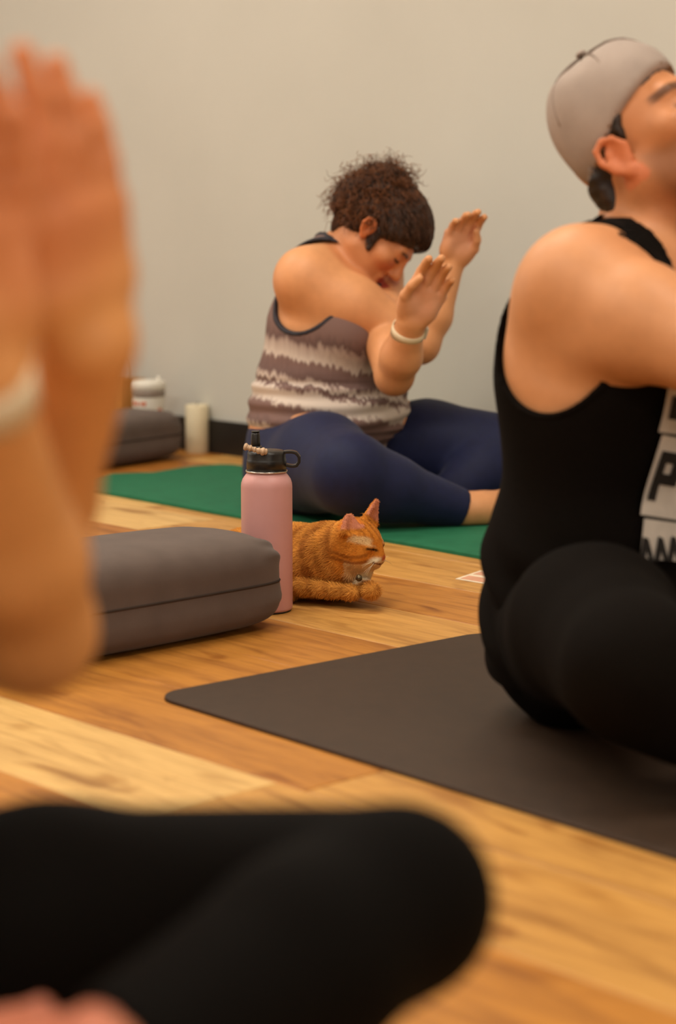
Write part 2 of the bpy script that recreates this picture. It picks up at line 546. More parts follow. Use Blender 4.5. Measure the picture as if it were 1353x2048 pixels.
def vnormals(v, f):
    a = v[f[:, 2]] - v[f[:, 0]]; b2 = v[f[:, 3]] - v[f[:, 1]]
    n = np.cross(a, b2); out = np.zeros_like(v)
    for i in range(4):
        for k in range(3):
            out[:, k] += np.bincount(f[:, i], n[:, k], len(v))
    return out / (np.linalg.norm(out, axis=1)[:, None] + 1e-12)
def wob(p, freq, seed, n=7):
    r = np.random.RandomState(seed); out = 0
    for i in range(n):
        d = nrm(r.normal(size=3)) * freq * r.uniform(0.6, 1.6)
        out = out + np.sin(p @ d + r.uniform(0, 6.28))
    return out / n * 1.6
def skin_mesh(name, field, mat, parent, colfn=None, smooth=2, disp=None, zmin=0.001):
    v, f = field.net(smooth)
    if disp is not None:
        n = vnormals(v, f); v = v + n * disp(v)[:, None]
    v[:, 2] = np.maximum(v[:, 2], zmin)
    c = colfn(v) if colfn is not None else None
    return link(name, mesh_np(name, v, f, c), mat, parent)
def ssx(x, a, b2):
    t = np.clip((x - a) / (b2 - a), 0, 1); return t * t * (3 - 2 * t)
def mixc(c, k, m_):
    return c * (1 - m_[:, None]) + np.asarray(k)[None, :] * m_[:, None]

# ---------------- anatomy
def hand(fl, wrist, tip, pn, thumb, curl=0.18, k=0.006, spread=1.0, tuck=0.0):
    """adds palm, four fingers and thumb; pn = direction the palm faces, thumb = direction of the thumb side"""
    wrist = np.asarray(wrist, float); tip = np.asarray(tip, float)
    d = tip - wrist; L = np.linalg.norm(d); d = d / L
    n = nrm(pn - d * np.dot(pn, d)); s = np.cross(d, n)
    if np.dot(s, thumb) < 0: s = -s
    q = lambda a, b2, c=0.0: wrist + d * (a * L) + s * (b2 * L) + n * (c * L)
    fl.add(ecap_(q(0.02, 0), q(0.20, 0.0), s, 0.15 * L, 0.115 * L, 0.20 * L, 0.095 * L), 0.015)
    fl.add(ecap_(q(0.20, 0.0), q(0.46, 0.0), s, 0.215 * L, 0.088 * L, 0.238 * L, 0.075 * L), 0.012)
    fl.add(ell_(q(0.22, 0.12, 0.05), (0.16 * L, 0.10 * L, 0.075 * L), (d, s, n)), 0.012)       # thenar
    fl.add(ell_(q(0.22, -0.13, 0.045), (0.17 * L, 0.07 * L, 0.06 * L), (d, s, n)), 0.012)      # hypothenar
    fingers = [(0.50, 0.168, 0.41, 0.060, 0.07), (0.53, 0.056, 0.47, 0.061, 0.02), (0.51, -0.055, 0.43, 0.059, -0.03), (0.46, -0.160, 0.34, 0.053, -0.10)]
    for i, (bd, bs, ln, r, sp) in enumerate(fingers):
        p = q(bd - 0.06, bs); a = curl * (1 + 0.10 * i); ang = a * 0.5
        dirs = []
        for seg in (0.46, 0.30, 0.24):
            dd = d * math.cos(ang) + n * math.sin(ang) + s * (sp * spread)
            dirs.append((nrm(dd), seg * (ln + 0.06))); ang += a
        rr = r * L
        for dd, ln2 in dirs:
            p2 = p + dd * ln2 * L
            fl.add(cap_(p, p2, rr, rr * 0.91), k); rr *= 0.91; p = p2
    p0, p1, p2, p3 = q(0.12, 0.13, 0.03), q(0.34, 0.27 - 0.06 * tuck, 0.07 + 0.03 * tuck), q(0.50, 0.31 - 0.12 * tuck, 0.085 + 0.05 * tuck), q(0.62, 0.32 - 0.18 * tuck, 0.09 + 0.04 * tuck)
    fl.add(cap_(p0, p1, 0.075 * L, 0.062 * L), 0.012)
    fl.add(cap_(p1, p2, 0.060 * L, 0.054 * L), 0.004); fl.add(cap_(p2, p3, 0.055 * L, 0.045 * L), 0.004)

def foot(fl, ankle, toe, up, r=0.042, big=1):
    ankle = np.asarray(ankle, float); toe = np.asarray(toe, float)
    d = toe - ankle; L = np.linalg.norm(d); d /= L; up = nrm(up - d * np.dot(up, d)); s = np.cross(d, up) * big
    q = lambda a, b2, c=0.0: ankle + d * a * L + s * b2 + up * c
    fl.add(cap_(q(-0.18, 0, -0.02), q(0.1, 0, -0.005), 0.030, 0.036), 0.02)
    fl.add(ecap_(q(0, 0, 0), q(0.62, 0.0, -0.015), s, 0.034, 0.036, 0.044, 0.02), 0.02)
    for i in range(5):
        b2 = 0.032 - 0.0165 * i; ln = 0.98 - 0.045 * i; rr = 0.0125 if i == 0 else 0.0088
        fl.add(cap_(q(0.66, b2, -0.016), q(ln, b2 * 1.1, -0.02), rr, rr * 0.95), 0.004)

def head_axes(f, u):
    f = nrm(f); u = nrm(u - f * np.dot(u, f)); r = np.cross(f, u)
    return r, f, u
def head(fl, c, ax, s=1.0, nose=1.0, es=1.0, eu=0.0):
    r, f, u = ax
    q = lambda a, b2, e: np.asarray(c) + (r * a + f * b2 + u * e) * s
    A = np.array([r, f, u])
    fl.add(ell_(q(0, -0.012, 0.035), np.array([0.074, 0.097, 0.086]) * s, A), 0.02)
    fl.add(ell_(q(0, 0.035, -0.022), np.array([0.060, 0.056, 0.082]) * s, A), 0.03)
    fl.add(cap_(q(-0.012, 0.070, -0.098), q(0.012, 0.070, -0.098), 0.020 * s, 0.020 * s), 0.03)
    for e in (-1, 1):
        fl.add(cap_(q(e * 0.052, -0.005, -0.05), q(e * 0.014, 0.066, -0.100), 0.018 * s, 0.017 * s), 0.03)
        fl.add(ell_(q(e * 0.044, 0.060, -0.012), np.array([0.024, 0.024, 0.020]) * s, A), 0.02)
    fl.add(cap_(q(-0.040, 0.078, 0.030), q(0.040, 0.078, 0.030), 0.012 * s, 0.012 * s), 0.02)
    for e in (-1, 1):
        fl.cut(ell_(q(e * 0.033, 0.104, 0.010), np.array([0.019, 0.018, 0.014]) * s, A), 0.012)
        fl.add(ell_(q(e * 0.032, 0.074, 0.009), np.array([0.0165, 0.0165, 0.0125]) * s, A), 0.005)
    fl.add(cap_(q(0, 0.088, 0.022), q(0, 0.110 * nose, -0.020), 0.008 * s, 0.0115 * s), 0.012)
    for e in (-1, 1):
        fl.add(ell_(q(e * 0.011, 0.098 * nose, -0.025), np.array([0.008, 0.011, 0.008]) * s, A), 0.006)
    fl.add(ecap_(q(-0.018, 0.083, -0.050), q(0.018, 0.083, -0.050), u, 0.006 * s, 0.010 * s, 0.006 * s, 0.010 * s), 0.008)
    fl.add(ecap_(q(-0.015, 0.083, -0.062), q(0.015, 0.083, -0.062), u, 0.007 * s, 0.010 * s, 0.007 * s, 0.010 * s), 0.008)
    fl.cut(cap_(q(-0.024, 0.096, -0.0555), q(0.024, 0.096, -0.0555), 0.0022 * s, 0.0022 * s), 0.004)
    for e in (-1, 1):      # ears: helix loop, lobe, bowl
        o = lambda a, b2, lat=0.0: q(e * (0.0725 + lat), -0.010 + b2 * es, a * es + eu)
        pts = [o(-0.010, 0.012, 0.004), o(0.012, 0.016, 0.006), o(0.027, 0.006, 0.012), o(0.032, -0.008, 0.016), o(0.024, -0.020, 0.020), o(0.004, -0.022, 0.020), o(-0.014, -0.013, 0.014), o(-0.026, 0.000, 0.008), o(-0.020, 0.009, 0.005)]
        fl.add(ell_(o(0.002, -0.004, 0.008), np.array([0.006, 0.016 * es, 0.027 * es]) * s, A), 0.006)
        fl.cut(ell_(o(0.002, 0.000, 0.017), np.array([0.008, 0.010 * es, 0.018 * es]) * s, A), 0.004)
        fl.addl(chain(pts, [0.0048 * s] * len(pts)), 0.003)
        fl.addl(chain([o(0.014, -0.010, 0.014), o(-0.004, -0.012, 0.014), o(-0.016, -0.004, 0.010)], [0.0035 * s] * 3), 0.003)
        fl.add(ell_(o(-0.024, 0.004, 0.006), np.array([0.006, 0.009, 0.010]) * s, A), 0.004)
def head_local(v, c, ax, s=1.0):
    d = (v - np.asarray(c)) / s
    return d @ ax[0], d @ ax[1], d @ ax[2]

# ================================================================== THE ROOM
UMIN, UMAX, VMIN, VMAX, HT = -6.8, 2.4, -2.6, 3.74, 2.8
floor = box_uv('floor', UMIN, UMAX, VMIN, VMAX, -0.03, -0.004, 'subfloor')
tag(floor, kind='structure', label='light oak plank floor of the studio')
tag(box_uv('ceiling', UMIN, UMAX, VMIN, VMAX, HT, HT + 0.05, 'ceiling_paint'), kind='structure')
wall_back = tag(box_uv('wall_back', UMIN, UMAX, VMAX, VMAX + 0.1, -0.03, HT, 'wall_paint'), kind='structure', label='plain beige studio wall behind the bowed woman')
tag(box_uv('wall_front', UMIN, UMAX, VMIN - 0.1, VMIN, -0.03, HT, 'wall_paint'), kind='structure')
tag(box_uv('wall_left', UMIN - 0.1, UMIN, VMIN, VMAX, -0.03, HT, 'wall_paint'), kind='structure')
tag(box_uv('wall_right', UMAX, UMAX + 0.1, VMIN, VMAX, -0.03, HT, 'wall_paint'), kind='structure')
tag(box_uv('baseboard_back', UMIN, UMAX, VMAX - 0.014, VMAX, 0.0, 0.098, 'baseboard_black'), kind='structure', label='black baseboard along the beige wall')

# floor planks, one object each
PW, PL = 0.2205, 1.22
def plank_mesh(L):
    g, ch, t = 0.0007, 0.0016, 0.004
    V_ = []
    for z, e in ((-t, 0), (-ch, 0), (0, ch)):
        V_ += [(g + e, g + e, z), (L - g - e, g + e, z), (L - g - e, PW - g - e, z), (g + e, PW - g - e, z)]
    F_ = [(8, 9, 10, 11)]
    for i in (0, 4):
        F_ += [(i + j, i + (j + 1) % 4, i + 4 + (j + 1) % 4, i + 4 + j) for j in range(4)]
    me = bpy.data.meshes.new('plank'); me.from_pydata(V_, [], F_); me.materials.append(M['oak_plank']); me.update()
    return me
PM = {}
rnd = random.Random(11)
row0 = 1.803 - PW * 20
tones = [lin(214, 170, 104), lin(204, 156, 88), lin(192, 138, 68), lin(178, 118, 50), lin(218, 180, 118), lin(186, 130, 60)]
LT, MD, OR_, DKT = lin(222, 186, 126), lin(206, 158, 90), lin(190, 132, 60), lin(170, 108, 42)
PTONE = [(150, 1540, LT), (60, 1410, OR_), (650, 1262, OR_), (430, 1310, OR_), (900, 1235, MD), (880, 1160, LT), (820, 1110, MD), (250, 1020, LT), (950, 1215, OR_),
         (1200, 1900, LT), (1000, 1680, MD), (1250, 1790, DKT), (850, 2020, OR_), (560, 1580, MD), (700, 1200, MD), (330, 1470, MD), (120, 1340, OR_)]
rows = int((VMAX - VMIN) / PW) + 1
for i in range(rows):
    v0 = 1.803 + PW * (i - 20)
    if v0 + PW < VMIN or v0 > VMAX - 0.02: continue
    u = UMIN - rnd.uniform(0.0, 1.0)
    # joints seen in the photograph: row under the cat ends near G(905,1197)
    off = {22: 0.30, 21: 0.75}.get(i, rnd.uniform(0, PL))
    u = UMIN - off
    while u < UMAX:
        a = max(u, UMIN); e = min(u + PL, UMAX)
        v1 = v0
        if e - a > 0.05:
            key = round(e - a, 3)
            if key not in PM: PM[key] = plank_mesh(e - a)
            o = bpy.data.objects.new('plank', PM[key]); col.objects.link(o)
            o.parent = floor
            o.location = Vector(UV(a, v1, 0.0))
            o.rotation_euler = (0, 0, -ANG)
            t = rnd.choice(tones) * rnd.uniform(0.92, 1.06)
            for gx, gy, tone in PTONE:
                g_ = G(gx, gy); gu, gv = np.dot(g_, U), np.dot(g_, V)
                if a <= gu <= e and v0 <= gv <= v0 + PW: t = tone
            t = np.array(t) * np.array([0.97, 0.88, 0.72])
            o.color = (*[float(x) for x in t], 1)
        u += PL

# ================================================================== YOGA MATS
def slab(name, outline, th, mat, parent=None, bev=0.002, z0=0.0, lift=None):
    bm = bmesh.new()
    vs = [bm.verts.new(Vector((p[0], p[1], z0 + th))) for p in outline]
    fc = bm.faces.new(vs)
    if fc.normal.z < 0: fc.normal_flip()
    r = bmesh.ops.extrude_face_region(bm, geom=[fc])
    for e in r['geom']:
        if isinstance(e, bmesh.types.BMVert): e.co.z -= th
    bmesh.ops.recalc_face_normals(bm, faces=bm.faces[:])
    top = [e for e in bm.edges if all(abs(v.co.z - z0 - th) < 1e-6 for v in e.verts) and len(e.link_faces) == 2]
    bmesh.ops.bevel(bm, geom=top, offset=bev, segments=3, profile=0.5, affect='EDGES')
    me = bpy.data.meshes.new(name); bm.to_mesh(me); bm.free()
    o = link(name, me, mat, parent, smooth=False)
    return o
def rrect(cu, cv, u0, u1, v0, v1, r, n=8):
    pts = []
    for (u, v, a0) in ((u1 - r, v0 + r, -90), (u1 - r, v1 - r, 0), (u0 + r, v1 - r, 90), (u0 + r, v0 + r, 180)):
        for j in range(n + 1):
            t = math.radians(a0 + 90.0 * j / n)
            pts.append(cu * (u + r * math.cos(t)) + cv * (v + r * math.sin(t)))
    return pts
A = G(303, 1396); B = G(968, 1268); C_ = G(1353, 1722)
mu = nrm(C_ - A); mv = nrm(np.cross((0, 0, 1), mu))
au, av = np.dot(A, mu), np.dot(A, mv)
wid = np.dot(B - A, mv)
black_mat = slab('yoga_mat', rrect(mu, mv, au, au + 1.80, av, av + min(max(wid, 0.6), 0.70), 0.048), 0.006, 'black_mat')
tag(black_mat, 'dark charcoal yoga mat with rounded corners under the man in the cap', 'yoga mat')
# green mat with an uneven left end
le = [(2.965, -4.165), (3.02, -4.21), (3.10, -4.27), (3.185, -4.31), (3.24, -4.285), (3.286, -4.255), (3.37, -4.275), (3.45, -4.29), (3.53, -4.27), (3.555, -4.24)]
ol = [UV(u, v) for v, u in le]
ol += [UV(-4.2 + t, 3.558 + 0.004 * math.sin(5 * t)) for t in np.linspace(0.1, 1.72, 18)]
ol += [UV(-4.17 + t, 2.958 + 0.006 * math.sin(6.5 * t + 0.6) * (t > 0.05)) for t in np.linspace(1.72, 0.04, 30)]
green_mat = slab('yoga_mat', ol, 0.009, 'green_mat', bev=0.003)
tag(green_mat, 'green yoga mat with a wavy end under the bowed woman', 'yoga mat')

# ================================================================== BOLSTERS
def bolster(name, c, d, L, W, H, label, seed):
    root = empty(name, c); d = nrm(d); s = np.cross((0, 0, 1), d)
    rs = np.random.RandomState(seed)
    ns, nc = 90, 96
    V_ = []; seam_a = []; seam_b = []
    for i in range(ns):
        t = -1 + 2 * i / (ns - 1)
        tt = math.sin(t * math.pi / 2)
        e = (1 - abs(tt) ** 12) ** (1 / 3.0)                  # end rounding
        bul = 1 - 0.05 * tt * tt
        ex = (abs(tt) - 0.8) / 0.2 if abs(tt) > 0.8 else 0.0
        for j in range(nc):
            a = 2 * math.pi * j / nc
            ca, sa = math.cos(a), math.sin(a)
            p = 2 / 4.2
            x = math.copysign(abs(ca) ** p, ca) * W / 2 * (0.62 + 0.38 * e) * bul
            z = math.copysign(abs(sa) ** p, sa) * H / 2 * (0.45 + 0.55 * e) * bul
            if i in (0, ns - 1): x *= 0.0; z *= 0.0
            rr = 1.0 + ex * 0.035 * math.sin(j * 0.72 + seed) * (sa > -0.3) + 0.006 * math.sin(3 * t + j * 0.1)
            dist = min(abs(a - 0.0), abs(a - math.pi), abs(a - 2 * math.pi))
            groove = 0.003 * math.exp(-(dist / 0.07) ** 2) * (e > 0.2)
            xx = x * rr; xx -= math.copysign(groove, xx) if abs(xx) > 0.02 else 0
            zz = max(z * rr + H / 2, 0.004)
            V_.append(np.asarray(c) + d * (tt * L / 2) + s * xx + np.array([0, 0, zz]))
            if j == 0: seam_a.append(V_[-1])
            if j == nc // 2: seam_b.append(V_[-1])
    F_ = [(i * nc + j, i * nc + (j + 1) % nc, (i + 1) * nc + (j + 1) % nc, (i + 1) * nc + j) for i in range(ns - 1) for j in range(nc)]
    link('cover', mesh_np('cover', V_, F_), 'bolster_cloth', root)
    ring = seam_a[2:-2] + seam_b[2:-2][::-1]
    tube('piping', ring, 0.0022, 'bolster_seam', root, 6, closed=True)
    tag(root, label, 'bolster')
    return root
e1 = G(572, 1256); e2 = G(172, 1332)
bd = nrm(e1 - e2); bs = np.cross((0, 0, 1), bd)
if bs[1] < 0: bs = -bs
BL, BW, BH = 0.66, 0.27, 0.165
bolster('bolster', e1 - bd * (BL / 2 - 0.005) + bs * (BW / 2 - 0.015), bd, BL, BW, BH, 'large grey yoga bolster on the floor beside the pink water bottle', 3)
e1 = G(366, 917); e2 = G(172, 946)
bd2 = nrm(e1 - e2); bs2 = np.cross((0, 0, 1), bd2)
if bs2[1] < 0: bs2 = -bs2
bolster('bolster', e1 - bd2 * 0.31 + bs2 * 0.11, bd2, 0.64, 0.25, 0.145, 'dark grey yoga bolster by the back wall near the white candle', 5)

# ================================================================== WATER BOTTLE
bc = G(535, 1220.5)
wb = empty('water_bottle', bc)
tag(wb, 'dusty pink steel water bottle with black straw lid on the floor beside the cat', 'water bottle')
R0 = 0.0453
lathe('bottle_body', bc, [(0.020, 0.002), (R0 - 0.004, 0.002), (R0 - 0.001, 0.0045), (R0, 0.008), (R0, 0.222), (R0 - 0.0006, 0.229), (R0 - 0.003, 0.236), (R0 - 0.0068, 0.2415), (0.0365, 0.244), (0.0350, 0.2455), (0.0345, 0.249)], 'bottle_pink', wb, 64)
lathe('base_ring', bc, [(R0 - 0.006, 0.0), (R0 - 0.003, 0.0), (R0 - 0.003, 0.003), (R0 - 0.006, 0.003)], 'bottle_lid', wb, 48)
lathe('rim', bc, [(0.034, 0.2485), (0.0368, 0.2485), (0.0372, 0.2500), (0.0368, 0.2512), (0.034, 0.2512)], 'bottle_steel', wb, 48)
lathe('lid', bc, [(0.0352, 0.2512), (0.0352, 0.268), (0.0346, 0.270), (0.0338, 0.2715), (0.0338, 0.280), (0.0325, 0.284), (0.0295, 0.2862), (0.010, 0.287)], 'bottle_lid', wb, 64)
rx = np.array([1.0, 0, 0]); ry = np.array([0, 1.0, 0]); rz = np.array([0, 0, 1.0])
hp = [bc + rx * x + rz * z for x, z in ((0.030, 0.283), (0.043, 0.2845), (0.052, 0.282), (0.0575, 0.275), (0.0575, 0.266), (0.053, 0.2595), (0.045, 0.258), (0.033, 0.261))]
v_, f_ = [], []
for i, p in enumerate(hp):
    dd = nrm(hp[min(i + 1, len(hp) - 1)] - hp[max(i - 1, 0)]); nn = nrm(np.cross(dd, ry))
    for sx, sy in ((-1, -1), (1, -1), (1, 1), (-1, 1)):
        v_.append(p + nn * sx * 0.0028 + ry * sy * 0.0095)
for i in range(len(hp) - 1):
    f_ += [(i * 4 + j, i * 4 + (j + 1) % 4, i * 4 + 4 + (j + 1) % 4, i * 4 + 4 + j) for j in range(4)]
f_ += [(3, 2, 1, 0), tuple((len(hp) - 1) * 4 + j for j in range(4))]
hd = link('carry_loop', mesh_np('carry_loop', v_, f_), 'bottle_lid', wb, smooth=False)
bv = hd.modifiers.new('bevel', 'BEVEL'); bv.width = 0.0012; bv.segments = 2
sub = hd.modifiers.new('sub', 'SUBSURF'); sub.levels = 1; sub.render_levels = 2
# straw spout on the left of the lid, standing up
sp0 = bc + rx * -0.019 + rz * 0.284
rbox('spout_hinge', sp0 + rz * 0.004, (rx, ry, rz), (0.011, 0.012, 0.006), 'bottle_lid', wb, 0.003)
so = tube('straw_spout', [sp0 + rz * 0.004, sp0 + rz * 0.016, sp0 + rz * 0.030, sp0 + rz * 0.0345 + rx * 0.0005], [0.0085, 0.0082, 0.0078, 0.006], 'bottle_lid', wb, 20)
lathe('spout_lip', sp0, [(0.0066, 0.0345), (0.0075, 0.0345), (0.0075, 0.0362), (0.0066, 0.0362)], 'bottle_lid', wb, 24)
# braided tan cord charm around the spout
cp = [P(493.5, 894, bc[1] - 0.035), P(500, 896, bc[1] - 0.037), P(506.5, 898, bc[1] - 0.038), P(513, 900.5, bc[1] - 0.038), P(519, 902, bc[1] - 0.038), P(525, 903.2, bc[1] - 0.037), P(533, 904, bc[1] - 0.034)]
rad = [0.0066, 0.0060, 0.0050, 0.0052, 0.0058, 0.0072, 0.0074]
lerp_ = lambda a, t: a[min(int(t), 5)] * (1 - (t - min(int(t), 5))) + a[min(int(t), 5) + 1] * (t - min(int(t), 5))
cord = tube('cord_charm', [p for p in cp], [0.0028] * 7, 'cord_tan', wb, 8)
cq = [lerp_(cp, t) for t in np.linspace(0, 6, 10)]; rq = [float(np.interp(t, range(7), rad)) * (1.0 if k % 2 == 0 else 0.78) for k, t in enumerate(np.linspace(0, 6, 10))]
for p, r in zip(cq, rq):
    lathe('knot', p - nrm(cp[-1] - cp[0]) * r * 0.8, [(0.001, 0), (r * 0.75, r * 0.12), (r, r * 0.45), (r, r * 0.75), (r * 0.75, r * 1.08), (0.001, r * 1.2)], 'cord_tan', cord, 12, axis=cp[-1] - cp[0])

# ================================================================== THINGS BY THE WALL
cc = G(395, 905)
cd = empty('pillar_candle', cc); tag(cd, 'white pillar candle standing on the floor against the black baseboard', 'candle')
lathe('wax', cc, [(0.033, 0), (0.0345, 0.002), (0.0345, 0.138), (0.033, 0.1415), (0.027, 0.1405), (0.012, 0.136), (0.002, 0.135)], 'candle_wax', cd, 40)
tube('wick', [cc + rz * 0.134, cc + rz * 0.143, cc + rz * 0.150 + rx * 0.003], 0.0012, 'wick', cd, 6)
tc_ = P(298, 880, 5.90); tc_[2] = 0.0
tb = empty('tumbler', tc_); tag(tb, 'white tumbler with a grey band and orange dots behind the far bolster', 'tumbler')
lathe('cup', tc_, [(0.036, 0.0), (0.038, 0.003), (0.0485, 0.165), (0.0485, 0.173)], 'tumbler_white', tb, 48)
lathe('band', tc_, [(0.0484, 0.165), (0.0500, 0.166), (0.0500, 0.184), (0.0484, 0.185)], 'tumbler_grey', tb, 48)
ld = lathe('lid', tc_, [(0.049, 0.184), (0.052, 0.186), (0.052, 0.206), (0.049, 0.211), (0.030, 0.213), (0.002, 0.213)], 'tumbler_white', tb, 48)
lathe('lid_knob', tc_ + rx * 0.032 - ry * 0.01, [(0.007, 0.212), (0.0075, 0.216), (0.006, 0.223), (0.001, 0.225)], 'tumbler_white', ld, 16)
for ang_, hh, rr in ((-100, 0.146, 0.0065), (-128, 0.145, 0.006), (-146, 0.147, 0.007), (-38, 0.125, 0.008), (-112, 0.145, 0.004)):
    t = math.radians(ang_); dirv = np.array([math.cos(t), math.sin(t), 0]); r_ = 0.038 + (0.0485 - 0.038) * hh / 0.165
    lathe('dot', tc_ + dirv * (r_ - 0.0012) + rz * hh, [(rr, 0), (rr, 0.0014), (rr * 0.8, 0.0018)], 'sticker_orange', tb, 16, axis=dirv + rz * -0.07)
# kraft paper bag
bgc = P(215, 880, 6.02); bgc[2] = 0.0
bgc = UV(-4.965, 3.66)
bag = empty('paper_bag', bgc); tag(bag, 'brown kraft paper bag with twisted handles behind the far bolster', 'bag')
hu, hv, hh = 0.135, 0.05, 0.205
def bag_panel(name, pts, th=0.0015):
    pts = [np.asarray(p) for p in pts]
    n = nrm(np.cross(pts[1] - pts[0], pts[2] - pts[0]))
    k = len(pts); v = [bgc + p for p in pts] + [bgc + p + n * th for p in pts]
    f = [tuple(range(k))[::-1], tuple(range(k, 2 * k))] + [(j, (j + 1) % k, k + (j + 1) % k, k + j) for j in range(k)]
    return link(name, mesh_np(name, v, f), 'kraft_paper', bag, smooth=False)
uu, vv = U, V
bag_panel('front_panel', [uu * -hu - vv * hv, uu * hu - vv * hv, uu * (hu - 0.004) - vv * (hv - 0.004) + rz * hh, uu * (-hu + 0.004) - vv * (hv - 0.004) + rz * hh])
bag_panel('back_panel', [uu * hu + vv * hv, uu * -hu + vv * hv, uu * (-hu + 0.004) + vv * (hv - 0.004) + rz * hh, uu * (hu - 0.004) + vv * (hv - 0.004) + rz * hh])
for sg in (-1, 1):
    q0 = [uu * sg * hu - vv * hv, uu * sg * hu, uu * sg * (hu - 0.022) + rz * hh, uu * sg * (hu - 0.004) - vv * (hv - 0.004) + rz * hh]
    q1 = [uu * sg * hu, uu * sg * hu + vv * hv, uu * sg * (hu - 0.004) + vv * (hv - 0.004) + rz * hh, uu * sg * (hu - 0.022) + rz * hh]
    bag_panel('side_gusset', q0); bag_panel('side_gusset', q1)
bag_panel('bottom_panel', [uu * -hu - vv * hv, uu * -hu + vv * hv, uu * hu + vv * hv, uu * hu - vv * hv])
for sg in (-1, 1):
    pts = [bgc + uu * (0.055 * math.cos(t)) + vv * sg * (hv - 0.008) + rz * (hh - 0.012 + 0.085 * math.sin(t) ** 0.7) for t in np.linspace(0.001, math.pi - 0.001, 17)]
    tube('handle', pts, 0.0022, 'kraft_handle', bag, 6)
# leaflet on the floor beside the green mat
lo_ = [G(911, 1158.5), G(985, 1171), G(1040, 1152), G(962, 1141.5)]
lf = empty('leaflet', lo_[0]); tag(lf, 'pink and white folded leaflet lying on the floor by the green mat', 'leaflet')
def flat(name, pts, z0, th, mat, parent):
    k = len(pts); v = [np.array([p[0], p[1], z0]) for p in pts] + [np.array([p[0], p[1], z0 + th]) for p in pts]
    f = [tuple(range(k))[::-1], tuple(range(k, 2 * k))] + [(j, (j + 1) % k, k + (j + 1) % k, k + j) for j in range(k)]
    return link(name, mesh_np(name, v, f), mat, parent, smooth=False)
flat('sheet', lo_[::-1] if np.cross(lo_[1] - lo_[0], lo_[2] - lo_[0])[2] < 0 else lo_, 0.0003, 0.0007, 'leaflet_white', lf)
cen = sum(lo_) / 4
lerp = lambda a, b2, t: a * (1 - t) + b2 * t
s_in = [lerp(p, cen, 0.16) for p in lo_]
flat('printed_area', [s_in[0], s_in[1], lerp(s_in[1], s_in[2], 0.40), lerp(s_in[0], s_in[3], 0.40)], 0.001, 0.0003, 'leaflet_pink', lf)
flat('printed_area', [lerp(s_in[0], s_in[3], 0.6), lerp(s_in[1], s_in[2], 0.6), s_in[2], s_in[3]], 0.001, 0.0003, 'leaflet_pink', lf)

